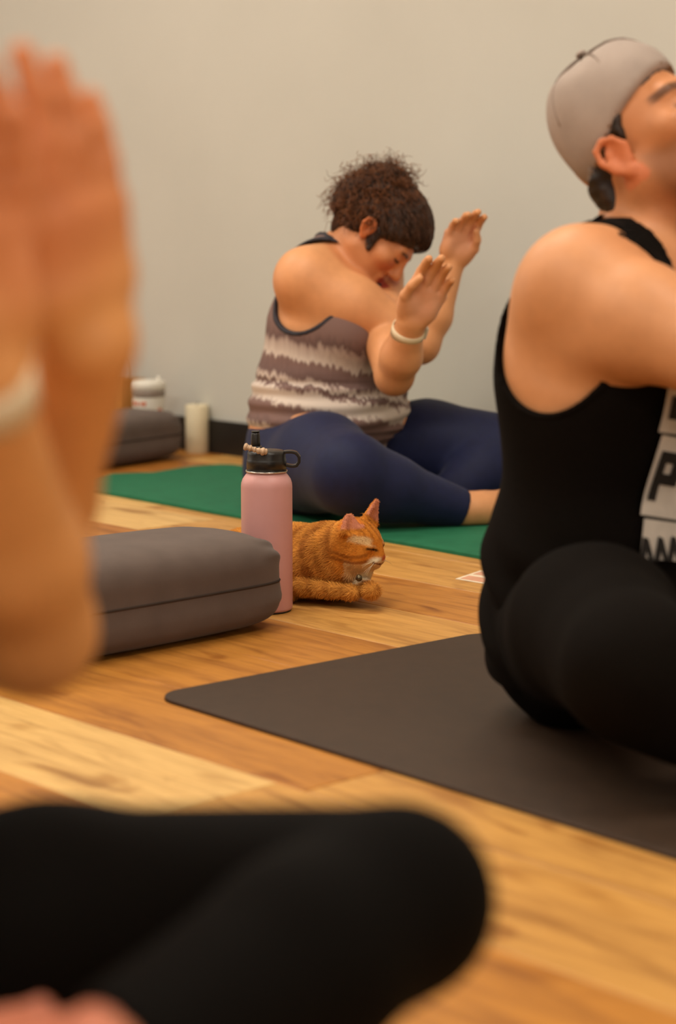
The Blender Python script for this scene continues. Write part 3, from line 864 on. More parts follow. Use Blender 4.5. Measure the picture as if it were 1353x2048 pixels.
# ================================================================== CAT
def build_cat():
    root = empty('cat', G(660, 1190))
    tag(root, 'orange tabby cat lying with eyes closed beside the pink water bottle', 'cat')
    f = Field(P(425, 1000, 3.62) - vec(0.02, 0.28, 0.25), P(800, 1000, 3.62) + vec(0.02, 0.28, 0.05), 0.0024)
    f.lo[2]
    S = 0.0009  # metres per pixel near the cat
    ru = P(494, 1126, 3.74); mi = P(590, 1126, 3.68); sh = P(652, 1122, 3.62); ch = P(688, 1132, 3.575)
    side = nrm(np.cross(ch - ru, (0, 0, 1)))
    f.add(ecap_(ru, mi, side, 0.078, 0.066, 0.078, 0.066), 0.03)
    f.add(ecap_(mi, sh, side, 0.078, 0.066, 0.062, 0.058), 0.03)
    f.add(ecap_(sh, ch, side, 0.060, 0.056, 0.046, 0.046), 0.03)
    f.add(ell_(P(548, 1148, 3.63), (0.06, 0.035, 0.048)), 0.02)       # near haunch
    f.add(cap_(P(520, 1182, 3.60), P(575, 1186, 3.56), 0.018, 0.016), 0.012)   # hind foot
    f.add(ell_(P(640, 1120, 3.565), (0.034, 0.02, 0.038)), 0.02)      # shoulder blade
    # head
    hc = P(716, 1090, 3.555)
    ax = head_axes(vec(0.86, -0.48, -0.14), vec(0.10, -0.08, 1.0))
    r, fw, u = ax
    q = lambda a, b2, c: hc + r * a + fw * b2 + u * c
    A = np.array([r, fw, u])
    f.add(cap_(sh + vec(0.005, 0, 0.012), q(0, -0.015, 0), 0.050, 0.040), 0.03)
    f.add(cap_(ch, q(0, 0.006, -0.022), 0.040, 0.030), 0.03)
    f.add(ell_(q(0, -0.004, 0.006), (0.046, 0.046, 0.041), A), 0.015)
    for e in (-1, 1):
        f.add(ell_(q(e * 0.024, 0.010, -0.014), (0.022, 0.024, 0.021), A), 0.014)
        f.add(ell_(q(e * 0.0095, 0.040, -0.019), (0.0115, 0.0125, 0.0095), A), 0.008)
        f.cut(ell_(q(e * 0.021, 0.049, 0.007), (0.011, 0.010, 0.008), A), 0.010)
        f.add(ell_(q(e * 0.020, 0.032, 0.006), (0.011, 0.010, 0.009), A), 0.005)
    f.add(cap_(q(0, 0.034, 0.014), q(0, 0.049, -0.009), 0.010, 0.0075), 0.01)
    f.add(ell_(q(0, 0.038, -0.029), (0.012, 0.010, 0.007), A), 0.008)
    # ears: thin hollow cones
    EAR = []
    for e, base, tip, wdt, opn in ((1, P(703, 1064, 3.522), P(699, 1030, 3.532), 0.0235, nrm(vec(0.40, -0.90, 0.15))), (-1, P(741, 1042, 3.575), P(754, 1001, 3.59), 0.0225, nrm(vec(0.80, -0.55, 0.1)))):
        sd = nrm(np.cross(tip - base, opn))
        f.add(ecap_(base, tip, sd, wdt, 0.011, 0.0085 if e > 0 else 0.006, 0.003), 0.005)
        f.cut(ecap_(base + opn * 0.010 + (tip - base) * 0.10, tip + opn * 0.0045 - (tip - base) * 0.12, sd, wdt * 0.70, 0.0090, 0.0045, 0.003), 0.003)
        EAR.append((base, tip, opn))
    # fore legs tucked in front
    f.add(ell_(P(622, 1150, 3.585), (0.050, 0.030, 0.040)), 0.025)
    f.add(cap_(P(604, 1174, 3.545), P(660, 1181, 3.525), 0.0150, 0.0130), 0.006)
    f.add(cap_(P(660, 1181, 3.525), P(700, 1184, 3.512), 0.0128, 0.0118), 0.004)
    f.add(ell_(P(704, 1186, 3.508), (0.0160, 0.016, 0.0118)), 0.006)
    f.add(cap_(P(700, 1166, 3.575), P(738, 1178, 3.515), 0.018, 0.0135), 0.006)
    f.add(ell_(P(743, 1182, 3.500), (0.0165, 0.019, 0.0145)), 0.004)
    for dx in (-8, 0, 8):
        f.cut(cap_(P(742 + dx, 1186, 3.478), P(742 + dx, 1192, 3.478), 0.0016, 0.0016), 0.003)
    # tail curled round the far side
    tp = [P(470, 1150, 3.80), P(455, 1165, 3.70), P(480, 1175, 3.62), P(520, 1180, 3.58)]
    for p in tp: p[2] = max(p[2], 0.017)
    f.addl(chain(tp, [0.018, 0.017, 0.016, 0.013]), 0.012)
    f.plane((0, 0, 0.001), (0, 0, -1), 0.004)

    OR = lin(210, 138, 58); DK = lin(156, 88, 28); CR = lin(228, 190, 136); WH = lin(236, 218, 184); PK = lin(206, 132, 104)
    def colr(v):
        n = len(v); c = np.tile(OR, (n, 1))
        w1 = wob(v, 30, 3); w2 = wob(v, 120, 4)
        bx = (v - ru) @ nrm(ch - ru)
        # body bands across the back and flank
        st = np.sin(bx * 125 + w1 * 3.4 + (v[:, 2] - 0.08) * 55)
        band = ssx(st + 0.35 * w2, 0.25, 0.9)
        c = mixc(c, DK, 0.72 * band)
        c = mixc(c, lin(222, 150, 60), ssx(-st, 0.5, 1.0) * 0.5)
        c = mixc(c, DK, 0.35 * ssx(w2, 0.2, 0.9))
        # dark bands round neck and shoulder: stripes, with neck shadow painted into the fur
        dn_ = np.linalg.norm(v - hc, axis=1)
        for rr in (0.078, 0.102, 0.128):
            c = mixc(c, DK, 0.6 * ssx(-np.abs(dn_ - rr - 0.004 * w1), -0.008, -0.003) * ssx(w2, -0.7, 0.1))
        # forelegs: rings
        lowleg = (v[:, 2] < 0.045) & (bx > 0.10)
        ring = ssx(np.sin(bx * 210 + v[:, 2] * 90), 0.55, 0.95)
        c[lowleg] = (np.tile(lin(206, 138, 58), (n, 1)) * (1 - 0.6 * ring[:, None]) + DK * 0.6 * ring[:, None])[lowleg]
        a, b2, h = (v - hc) @ r, (v - hc) @ fw, (v - hc) @ u
        hd = ssx(-np.sqrt(a * a + (b2 + 0.003) ** 2 + h * h), -0.072, -0.055) * ssx(b2, -0.040, -0.012)
        ch_ = np.tile(lin(210, 130, 44), (n, 1))
        aa = np.abs(a)
        # forehead M stripes
        fs = ssx(np.sin(aa * 520 + 0.6) + 0.3 * w2, 0.3, 0.9) * ssx(h, 0.014, 0.024)
        ch_ = mixc(ch_, DK, 0.6 * fs)
        # pale patches above and below the eyes, muzzle, chin, throat
        ch_ = mixc(ch_, CR, ssx(-np.hypot((aa - 0.031) / 1.2, (h - 0.019) * 1.7), -0.016, -0.007) * 0.95 * (b2 > 0))
        ch_ = mixc(ch_, WH, ssx(-np.sqrt(((aa - 0.010) / 1.5) ** 2 + ((h + 0.024) / 1.0) ** 2), -0.017, -0.010) * (b2 > 0.01))
        ch_ = mixc(ch_, CR, 0.8 * ssx(-h, 0.016, 0.026) * (b2 > 0.0))
        # cheek stripes running back from the eye
        for hh0, sl in ((-0.004, -0.35), (-0.017, -0.25)):
            ln = h - (hh0 + sl * (aa - 0.026))
            ch_ = mixc(ch_, DK, 0.75 * ssx(-np.abs(ln), -0.0042, -0.0015) * ssx(aa, 0.024, 0.030))
        # closed eye line
        eye = h - (0.0045 - 18.0 * (aa - 0.020) ** 2 * 0 + 0.20 * (aa - 0.020) - 9.0 * (aa - 0.020) ** 2)
        ch_ = mixc(ch_, lin(40, 22, 10), ssx(-np.abs(eye), -0.0030, -0.0012) * ssx(-np.abs(aa - 0.020), -0.0135, -0.0095) * (b2 > 0.02))
        ch_ = mixc(ch_, CR, 0.5 * ssx(-np.abs(eye - 0.006), -0.003, -0.001) * ssx(-np.abs(aa - 0.020), -0.012, -0.006) * (b2 > 0.02))
        # nose and mouth
        ch_ = mixc(ch_, lin(196, 100, 70), ssx(-np.sqrt((a * 1.0) ** 2 + (h + 0.0115) ** 2), -0.0065, -0.004) * (b2 > 0.048))
        ch_ = mixc(ch_, lin(110, 58, 30), ssx(-np.abs(h + 0.0245 - aa * 0.25), -0.0022, -0.0008) * (b2 > 0.038) * (aa < 0.02))
        c = c * (1 - hd[:, None]) + ch_ * hd[:, None]
        # white bib under the chin
        bib = ssx(-np.sqrt(((v - q(0.006, 0.026, -0.060)) ** 2).sum(1)), -0.030, -0.016)
        c = mixc(c, WH, bib)
        for (base, tip, opn) in EAR:
            t = ((v - base) @ (tip - base)) / np.dot(tip - base, tip - base)
            dist = np.linalg.norm(v - base - np.clip(t, 0, 1)[:, None] * (tip - base), axis=1)
            near = (t > -0.1) & (t < 1.15) & (dist < 0.026)
            front = ((v - base - t[:, None] * (tip - base)) @ opn)
            inn = near * ssx(front, -0.0005, 0.002) * ssx(t, 0.05, 0.25)
            c = mixc(c, lin(212, 120, 44), near * ssx(t, 0.2, 0.5) * 0.8)
            c = mixc(c, PK, inn * 0.9 * (np.dot(opn, vec(0.5, -0.85, 0)) > 0.1))
        return c
    v, fc = f.net(2)
    n_ = vnormals(v, fc); v = v + n_ * (0.0007 * wob(v, 260, 9))[:, None]
    cs = colr(v)
    link('body', mesh_np('body', v, fc, cs), 'fur', root)
    # short fur: thin blades leaning back along the body
    rs = np.random.RandomState(5)
    k = rs.choice(len(v), size=min(46000, len(v)), replace=False)
    k = k[v[k][:, 2] > 0.004]
    base = v[k]; nn = n_[k]
    comb = -nrm(ch - ru) * 0.9 + vec(0, 0, -0.55)
    inhead = ((base - hc) ** 2).sum(1) < 0.058 ** 2
    cm = np.where(inhead[:, None], -fw * 0.9 + vec(0, 0, -0.1), comb)
    cm = cm + rs.normal(size=base.shape) * 0.35
    tdir = cm - nn * (cm * nn).sum(1)[:, None]; tdir /= np.linalg.norm(tdir, axis=1)[:, None] + 1e-9
    ln = np.where(inhead, 0.0050, 0.0098) * rs.uniform(0.6, 1.25, len(base))
    face = inhead & (((base - hc) @ fw) > 0.022)
    ln[face] *= 0.45
    for (eb, et, eo) in EAR:
        ln[(np.linalg.norm(base - (eb * 0.45 + et * 0.55), axis=1) < 0.024)] *= 0.35
    tip = base + (tdir * 0.86 + nn * 0.42) * ln[:, None]
    wv = np.cross(tdir, nn) * (0.00042 * rs.uniform(0.7, 1.3, len(base)))[:, None]
    mid = base + (tdir * 0.40 + nn * 0.30) * ln[:, None]
    V_ = np.stack([base - wv, base + wv, mid + wv * 0.8, mid - wv * 0.8, tip], 1).reshape(-1, 3)
    i0 = np.arange(len(base)) * 5
    quads = np.stack([i0, i0 + 1, i0 + 2, i0 + 3], 1); tris = np.stack([i0 + 3, i0 + 2, i0 + 4, i0 + 4], 1)
    cc_ = np.repeat(cs[k] * rs.uniform(0.75, 1.25, (len(base), 1)), 5, 0)
    tri = np.concatenate([quads[:, [0, 1, 2]], quads[:, [0, 2, 3]], tris[:, :3]])
    fo = link('fur', mesh_np('fur', V_, tri, cc_), 'fur', root, smooth=False)
    fo['kind'] = 'stuff'
    # whiskers
    for e in (-1, 1):
        for i in range(5):
            p0 = q(e * 0.013, 0.046, -0.017 - 0.0025 * (i % 3))
            dr = nrm(r * e * 1.0 + fw * (0.1 - 0.25 * i * 0.3) + u * (-0.35 + 0.12 * i))
            tube('whisker', [p0 + dr * t * 0.04 + vec(0, 0, -0.006 * t * t) for t in np.linspace(0, 1, 6)], [0.00028, 0.00026, 0.00022, 0.00018, 0.00012, 0.00006], 'whisker', root, 4)
    # collar with a small round bell
    bp = P(718.5, 1156, 3.505)
    bell = lathe('collar_bell', bp - vec(0, 0, 0.0062), [(0.001, 0), (0.0036, 0.0008), (0.0056, 0.003), (0.0062, 0.0062), (0.0056, 0.0094), (0.0036, 0.0116), (0.001, 0.0124)], 'bell_metal', root, 20)
    lathe('bell_face', bp + vec(0.0004, -0.0058, 0), [(0.0034, 0), (0.0034, 0.0010), (0.001, 0.0012)], 'bell_metal', bell, 16, axis=vec(0.1, -1, 0.1))
build_cat()

# ================================================================== WOMAN (bowed, arms crossed, green mat)
def build_woman():
    root = empty('person', G(650, 1000, 0.01))
    tag(root, 'woman in tie-dye tank top and navy leggings bowing behind crossed arms', 'person')
    F = nrm(vec(0.80, -0.60, 0)); R = vec(F[1], -F[0], 0)
    up = vec(0, 0, 1.0)
    h = 0.0034
    fl = Field(vec(-0.30, 4.20, 0.0), vec(0.62, 5.05, 0.86), h)
    pel = P(642, 925, 4.76); wai = P(658, 800, 4.755); che = P(672, 655, 4.75); uch = P(686, 570, 4.75)
    nb = P(695, 512, 4.765)
    shR = P(612, 562, 4.635); shL = P(748, 545, 4.83)
    hc = P(752, 476, 4.70); HS = 0.94
    ax = head_axes(vec(0.60, -0.26, -0.75), vec(0.75, 0.0, 0.66))
    elR = P(840, 688, 4.63); wrR = P(903, 528, 4.66)
    elL = P(789, 752, 4.50); wrL = P(822, 645, 4.40)
    hipR = pel + R * 0.10 + vec(0, 0, 0.0); hipL = pel - R * 0.10
    knR = P(700, 948, 4.36); anR = P(925, 1018, 4.43)
    knL = P(1020, 902, 4.70); anL = P(862, 1022, 4.56)
    # --- torso
    tor = fl.like()
    tor.add(ecap_(pel + vec(0, 0, -0.02), wai, R, 0.185, 0.145, 0.182, 0.150), 0.03)
    tor.add(ecap_(wai, che, R, 0.180, 0.150, 0.168, 0.128), 0.05)
    tor.add(ecap_(che, uch, R, 0.162, 0.125, 0.140, 0.095), 0.05)
    tor.add(ell_(wai + F * 0.05 + vec(0, 0, -0.03), (0.155, 0.12, 0.075), (R, F, up)), 0.04)       # belly
    tor.add(ell_(P(660, 835, 4.755), (0.192, 0.162, 0.05), (R, F, up)), 0.035)                      # waist roll
    for e in (-1, 1):
        tor.add(ell_(che + F * 0.085 + R * e * 0.075 + vec(0, 0, -0.005), (0.075, 0.07, 0.07), (R, F, up)), 0.04)
    tor.add(cap_(nb, shR + vec(0.0, 0, 0.015), 0.055, 0.052), 0.05)
    tor.add(cap_(nb, shL + vec(0.0, 0, 0.012), 0.055, 0.052), 0.05)
    legs = fl.like()
    def leg(hip, kn, an, rk):
        g = fl.like()
        mid = hip * 0.5 + kn * 0.5 + vec(0, 0, 0.018)
        g.addl(chain([hip, mid, kn], [0.112, 0.104, rk]), 0.03)
        cal = kn * 0.66 + an * 0.34 + vec(0, 0, -0.004)
        g.addl(chain([kn, cal, an], [rk * 0.86, 0.066, 0.040]), 0.03)
        return g
    gR = leg(hipR, knR, anR, 0.086); gL = leg(hipL, knL, anL, 0.080)
    legs.merge(gR, 0.02); legs.merge(gL, 0.012)
    legs.add(ecap_(pel + vec(0, 0, -0.02), pel + vec(0, 0, 0.06), R, 0.19, 0.152, 0.186, 0.150), 0.05)
    # --- body: torso, legs, feet, neck, head, arms, hands
    body = tor.copy(); body.merge(legs, 0.03)
    foot(body, anR + vec(0.03, 0.005, 0.0), P(1085, 1000, 4.46), vec(0.1, -0.9, 0.5), big=1)
    ft = fl.like()
    foot(ft, anL + vec(-0.01, 0, 0), P(768, 1034, 4.475), vec(0.3, -0.8, 0.55), big=-1)
    body.merge(ft, 0.004)
    hd = fl.like()
    hd.add(cap_(nb, hc + ax[1] * -0.022 + ax[2] * -0.045, 0.060, 0.054), 0.03)
    head(hd, hc, ax, HS, es=0.78)
    body.merge(hd, 0.02)
    aR = fl.like()
    m1 = shR * 0.6 + elR * 0.4
    aR.addl(chain([shR, m1, elR], [0.074, 0.070, 0.047]), 0.03)
    aR.add(cap_(shR * 0.8 + elR * 0.2 + vec(0, 0, -0.02), m1 + vec(0, 0, -0.015), 0.06, 0.055), 0.03)
    aR.addl(chain([elR, elR * 0.65 + wrR * 0.35 + vec(0.004, 0, 0), wrR], [0.043, 0.045, 0.030]), 0.015)
    hand(aR, wrR, P(948, 398, 4.58), vec(0.25, -1, 0.3), vec(1, 0, 0), curl=0.30, k=0.003, spread=0.1, tuck=1.0)
    aL = fl.like()
    aL.addl(chain([shL, shL * 0.5 + elL * 0.5, elL], [0.066, 0.060, 0.043]), 0.03)
    aL.addl(chain([elL, elL * 0.62 + wrL * 0.38 + vec(0.002, -0.006, 0), wrL], [0.042, 0.046, 0.031]), 0.015)
    hand(aL, wrL, P(898, 502, 4.31), vec(0.25, -1, 0.35), vec(-1, 0, 0.4), curl=0.22, k=0.003, spread=0.1, tuck=0.9)
    body.merge(aR, (shR, 0.10, 0.05, 0.004))
    body.merge(aL, (shL, 0.10, 0.05, 0.004))
    body.plane((0, 0, 0.0095), (0, 0, -1), 0.004)
    SK = lin(222, 156, 106)
    tipsR = P(940, 415, 4.66); tipsL = P(880, 520, 4.385)
    def colr(v):
        c = np.tile(SK, (len(v), 1))
        w = wob(v, 40, 8)
        c = mixc(c, lin(198, 128, 84), 0.35 * ssx(w, 0.1, 0.9))
        a, b2, u_ = head_local(v, hc, ax, HS)
        fce = (np.sqrt(a * a + b2 * b2 + u_ * u_) < 0.128)
        c = mixc(c, lin(196, 118, 72), 0.65 * ssx(-np.sqrt(a * a + b2 * b2 + u_ * u_), -0.145, -0.12))
        # lips, brows, lash lines, cheeks, ears
        c = mixc(c, lin(160, 66, 50), ssx(-np.hypot(a / 2.2, u_ + 0.056), -0.013, -0.008) * (b2 > 0.075) * fce)
        c = mixc(c, lin(190, 96, 62), 0.6 * ssx(-np.hypot(np.abs(a) - 0.04, u_ + 0.02), -0.03, -0.012) * (b2 > 0.04) * fce)
        br = ssx(-np.abs(u_ - 0.031 + 6 * (np.abs(a) - 0.03) ** 2), -0.006, -0.003) * ssx(-np.abs(np.abs(a) - 0.033), -0.022, -0.016) * (b2 > 0.05) * fce
        c = mixc(c, lin(56, 30, 16), 0.85 * br)
        ey = ssx(-np.abs(u_ - 0.004 - 5 * (np.abs(a) - 0.032) ** 2), -0.0045, -0.002) * ssx(-np.abs(np.abs(a) - 0.032), -0.018, -0.014) * (b2 > 0.05) * fce
        c = mixc(c, lin(44, 24, 14), ey)
        ear = (np.abs(a) > 0.071) * (np.abs(a) < 0.10) * (np.abs(u_) < 0.035) * (np.abs(b2 + 0.012) < 0.026)
        c = mixc(c, lin(210, 112, 60), 0.8 * ear)
        # pinker palms and soles
        for t in (tipsR, tipsL, wrL * 0.5 + tipsL * 0.5, wrR * 0.4 + tipsR * 0.6):
            c = mixc(c, lin(236, 176, 146), 0.75 * ssx(-np.linalg.norm(v - t, axis=1), -0.085, -0.05))
        c = mixc(c, lin(196, 116, 90), 0.7 * ssx(-np.linalg.norm(v - P(768, 1034, 4.475), axis=1), -0.09, -0.05))
        return c
    skin_mesh('body', body, 'skin', root, colr, zmin=0.0098)
    # --- leggings
    lg = legs.copy(); low = tor.copy(); low.plane(P(650, 868, 4.76), (0, 0, 1), 0.01); lg.merge(low, 0.02); lg.v = lg.v - f32(0.0055)
    lg.cut(ell_(anR + nrm(anR - knR) * 0.068, (0.08, 0.08, 0.08)), 0.004)
    lg.cut(ell_(anL + nrm(anL - knL) * 0.055, (0.075, 0.075, 0.075)), 0.004)
    lg.plane((0, 0, 0.0092), (0, 0, -1), 0.004)
    folds = lambda v: 0.0022 * wob(v * vec(1, 1, 1.6), 48, 21) * ssx(-np.linalg.norm(v - (pel + F * 0.16), axis=1), -0.30, -0.12) + 0.0012 * wob(v, 26, 22)
    skin_mesh('leggings', lg, 'navy_legging', root, None, 2, folds, 0.0095)
    # --- tie-dye tank top
    sh_ = tor.copy(); sh_.v = sh_.v - f32(0.0105)
    sh_.plane(P(650, 905, 4.76), nrm(vec(-0.10, 0, -1)), 0.006)
    armR = P(608, 590, 4.60); 
    def armhole(side, c):
        # elliptical tunnel running out sideways through the shoulder
        e1 = nrm(F * 0.92 + up * -0.30); e2 = np.cross(side, e1)
        return ecap_(c - side * 0.02, c + side * 0.25, e1, 0.092, 0.108, 0.092, 0.108)
    holeR = armhole(R, shR + F * 0.018 + vec(0, 0, -0.008)); holeL = armhole(-R, shL + F * 0.02 + vec(0, 0, -0.012))
    neckp = ell_(nb + F * 0.055 + vec(0, 0, 0.03), (0.098, 0.120, 0.105), (R, F, up))
    trim = sh_.copy(); trim.v = trim.v - f32(0.0022)
    cutf = fl.like(); cutf.v[:] = 0.5
    x, y, z = fl.grid()
    for prim in (holeR, holeL, neckp):
        sl, g = cutf._sl(prim[0], prim[1], 0.12)
        cutf.v[sl] = np.minimum(cutf.v[sl], prim[2](*g))
    trim.v = np.maximum(trim.v, np.abs(cutf.v - f32(0.0045)) - f32(0.0055))
    sh_.v = np.maximum(sh_.v, f32(0.003) - cutf.v)
    def cl(v):
        rel = v[:, 2] - wai[2]
        lat = (v - wai) @ R
        d = 0.0038 * np.sin(rel * 150 + 2.0 * np.sin(lat * 11) + wob(v, 9, 31)) * ssx(-np.abs(rel + 0.02), -0.12, -0.03)
        d = d - 0.007 * ssx(-np.abs(rel + 0.072 + 0.02 * lat), -0.012, -0.002) - 0.004 * ssx(-np.abs(rel - 0.045 - 0.05 * lat), -0.012, -0.002)
        return d + 0.0018 * wob(v, 40, 32)
    skin_mesh('tank_top', sh_, 'tie_dye', root, None, 2, cl)
    skin_mesh('tank_top_binding', trim, 'navy_trim', root, None, 2)
    # --- watch
    ww = lerp(wrL, elL, 0.16); dn = nrm(wrL - elL)
    a_, b_ = orient(dn)
    bnd = []
    V_, F_ = [], []
    nseg = 40
    for i in range(nseg):
        t = 2 * math.pi * i / nseg
        o_ = a_ * math.cos(t) + b_ * math.sin(t)
        for rr, dd in ((0.0345, -0.010), (0.0375, -0.0115), (0.0375, 0.0095), (0.0345, 0.010)):
            V_.append(ww + o_ * rr + dn * dd)
    for i in range(nseg):
        for j in range(4):
            F_.append((i * 4 + j, i * 4 + (j + 1) % 4, ((i + 1) % nseg) * 4 + (j + 1) % 4, ((i + 1) % nseg) * 4 + j))
    wt = link('wrist_watch', mesh_np('wrist_watch', V_, F_), 'watch_band', root)
    od = nrm(vec(0.95, 0.25, 0.1)); od = nrm(od - dn * np.dot(od, dn))
    rbox('watch_case', ww + od * 0.0385, (dn, np.cross(od, dn), od), (0.016, 0.013, 0.0045), 'watch_case', wt, 0.003)
    # --- hair
    r, f, u = ax
    q = lambda a, b2, c: hc + (r * a + f * b2 + u * c) * HS
    Aax = np.array([r, f, u])
    hr = fl.like()
    hr.add(ell_(q(0, -0.008, 0.046), (0.086, 0.110, 0.100), Aax), 0.02)
    # open face: drop what lies in front of the hairline
    hr.plane(q(0, 0.088, 0.056), nrm(f * 0.62 - u * 0.78), 0.012)
    for e in (-1, 1):
        hr.cut(ell_(q(e * 0.085, -0.004, -0.004), (0.028, 0.024, 0.034), Aax), 0.008)
        hr.cut(ell_(q(e * 0.075, 0.050, -0.03), (0.04, 0.045, 0.042), Aax), 0.008)
        hr.add(cap_(q(e * 0.074, 0.018, 0.012), q(e * 0.070, 0.026, -0.030), 0.008, 0.004), 0.006)
    hr.add(cap_(q(0, -0.075, 0.0), q(0, -0.070, -0.045), 0.045, 0.028), 0.02)
    bun = P(748, 372, 4.70)
    hr.add(ell_(bun, (0.072, 0.062, 0.040), np.array([nrm(vec(0.9, 0, 0.25)), vec(0, 1, 0), nrm(vec(-0.25, 0, 0.9))])), 0.02)
    hr.add(ell_(P(706, 408, 4.70), (0.045, 0.05, 0.046)), 0.02)
    hr.add(ell_(P(772, 358, 4.70), (0.04, 0.05, 0.028)), 0.02)
    HB = lin(48, 29, 18); HT_ = lin(128, 74, 34)  # lighter orange tip colour: backlight painted into the curls
    def hcol(v):
        c = np.tile(HB, (len(v), 1))
        return mixc(c, lin(84, 50, 27), 0.6 * ssx(wob(v * vec(1, 1, 1), 70, 41), 0.1, 0.8))
    hv, hf = hr.net(2)
    hn = vnormals(hv, hf)
    hv2 = hv + hn * (0.0035 * wob(hv, 130, 42) + 0.002 * wob(hv, 320, 43))[:, None]
    hob = link('hair', mesh_np('hair', hv2, hf, hcol(hv)), 'hair', root)
    # curls: thin tubes springing from the bun and the nape, smoothed strands over the skull
    rs = np.random.RandomState(17)
    VV, FF, CC = [], [], []
    def strand(pts, rads, c0, c1):
        v_, f_ = tube_geo(pts, rads, 3, caps=False); o = len(VV)
        VV.extend(v_); FF.extend([tuple(o + i for i in q_) for q_ in f_])
        for i in range(len(pts)):
            t = i / (len(pts) - 1); CC.extend([c0 * (1 - t) + c1 * t] * 3)
    cand = np.nonzero(((hv - bun) ** 2).sum(1) < 0.105 ** 2)[0]
    up_c = rs.choice(cand, 1100)
    for i in up_c:
        p = hv[i]; n = hn[i]
        out = nrm(n + rs.normal(size=3) * 0.55 + (p - q(0, 0.03, -0.02)) * 3.0)
        L = (rs.uniform(0.012, 0.046) if rs.rand() < 0.78 else rs.uniform(0.045, 0.075)) * (1.0 if p[2] > bun[2] else 0.8); cr = rs.uniform(0.004, 0.010); tw = rs.uniform(6, 15) * rs.choice([-1, 1]); ph = rs.uniform(0, 6.28)
        a1, b1 = orient(out)
        pts = [p - n * 0.004 + out * L * t + (a1 * math.cos(tw * t + ph) + b1 * math.sin(tw * t + ph)) * cr * min(1, 3 * t) + vec(0, 0, -0.018 * t * t) for t in np.linspace(0, 1, 16)]
        strand(pts, [0.0010 * (1 - 0.55 * t) for t in np.linspace(0, 1, 16)], HB * rs.uniform(0.8, 1.5), HT_ * rs.uniform(0.7, 1.5))
    sk = rs.choice(np.nonzero(((hv - bun) ** 2).sum(1) > 0.06 ** 2)[0], 2600)
    for i in sk:       # hair drawn back over the skull towards the bun
        p = hv[i].copy(); pts = []; ph_ = rs.uniform(0, 6.28)
        for t in range(9):
            dlt = bun - p; qn = nrm(p - q(0, -0.014, 0.03))
            stp = nrm(dlt - qn * np.dot(dlt, qn) + rs.normal(size=3) * 0.02) * 0.007
            pts.append(p + qn * (0.0022 + 0.0022 * math.sin(t * 0.9 + ph_)))
            p = p + stp
            cur = hr.sample(p[None])[0]; p = p - qn * cur * 0.9
        strand(pts, [0.0004, 0.0009, 0.0012, 0.0013, 0.0013, 0.0012, 0.0011, 0.0009, 0.0004], HB * rs.uniform(0.6, 1.5), lin(84, 50, 27) * rs.uniform(0.6, 1.7))
    st = link('hair_strands', mesh_np('hair_strands', np.array(VV), FF, np.array(CC)), 'hair', hob)
    st['kind'] = 'stuff'
build_woman()

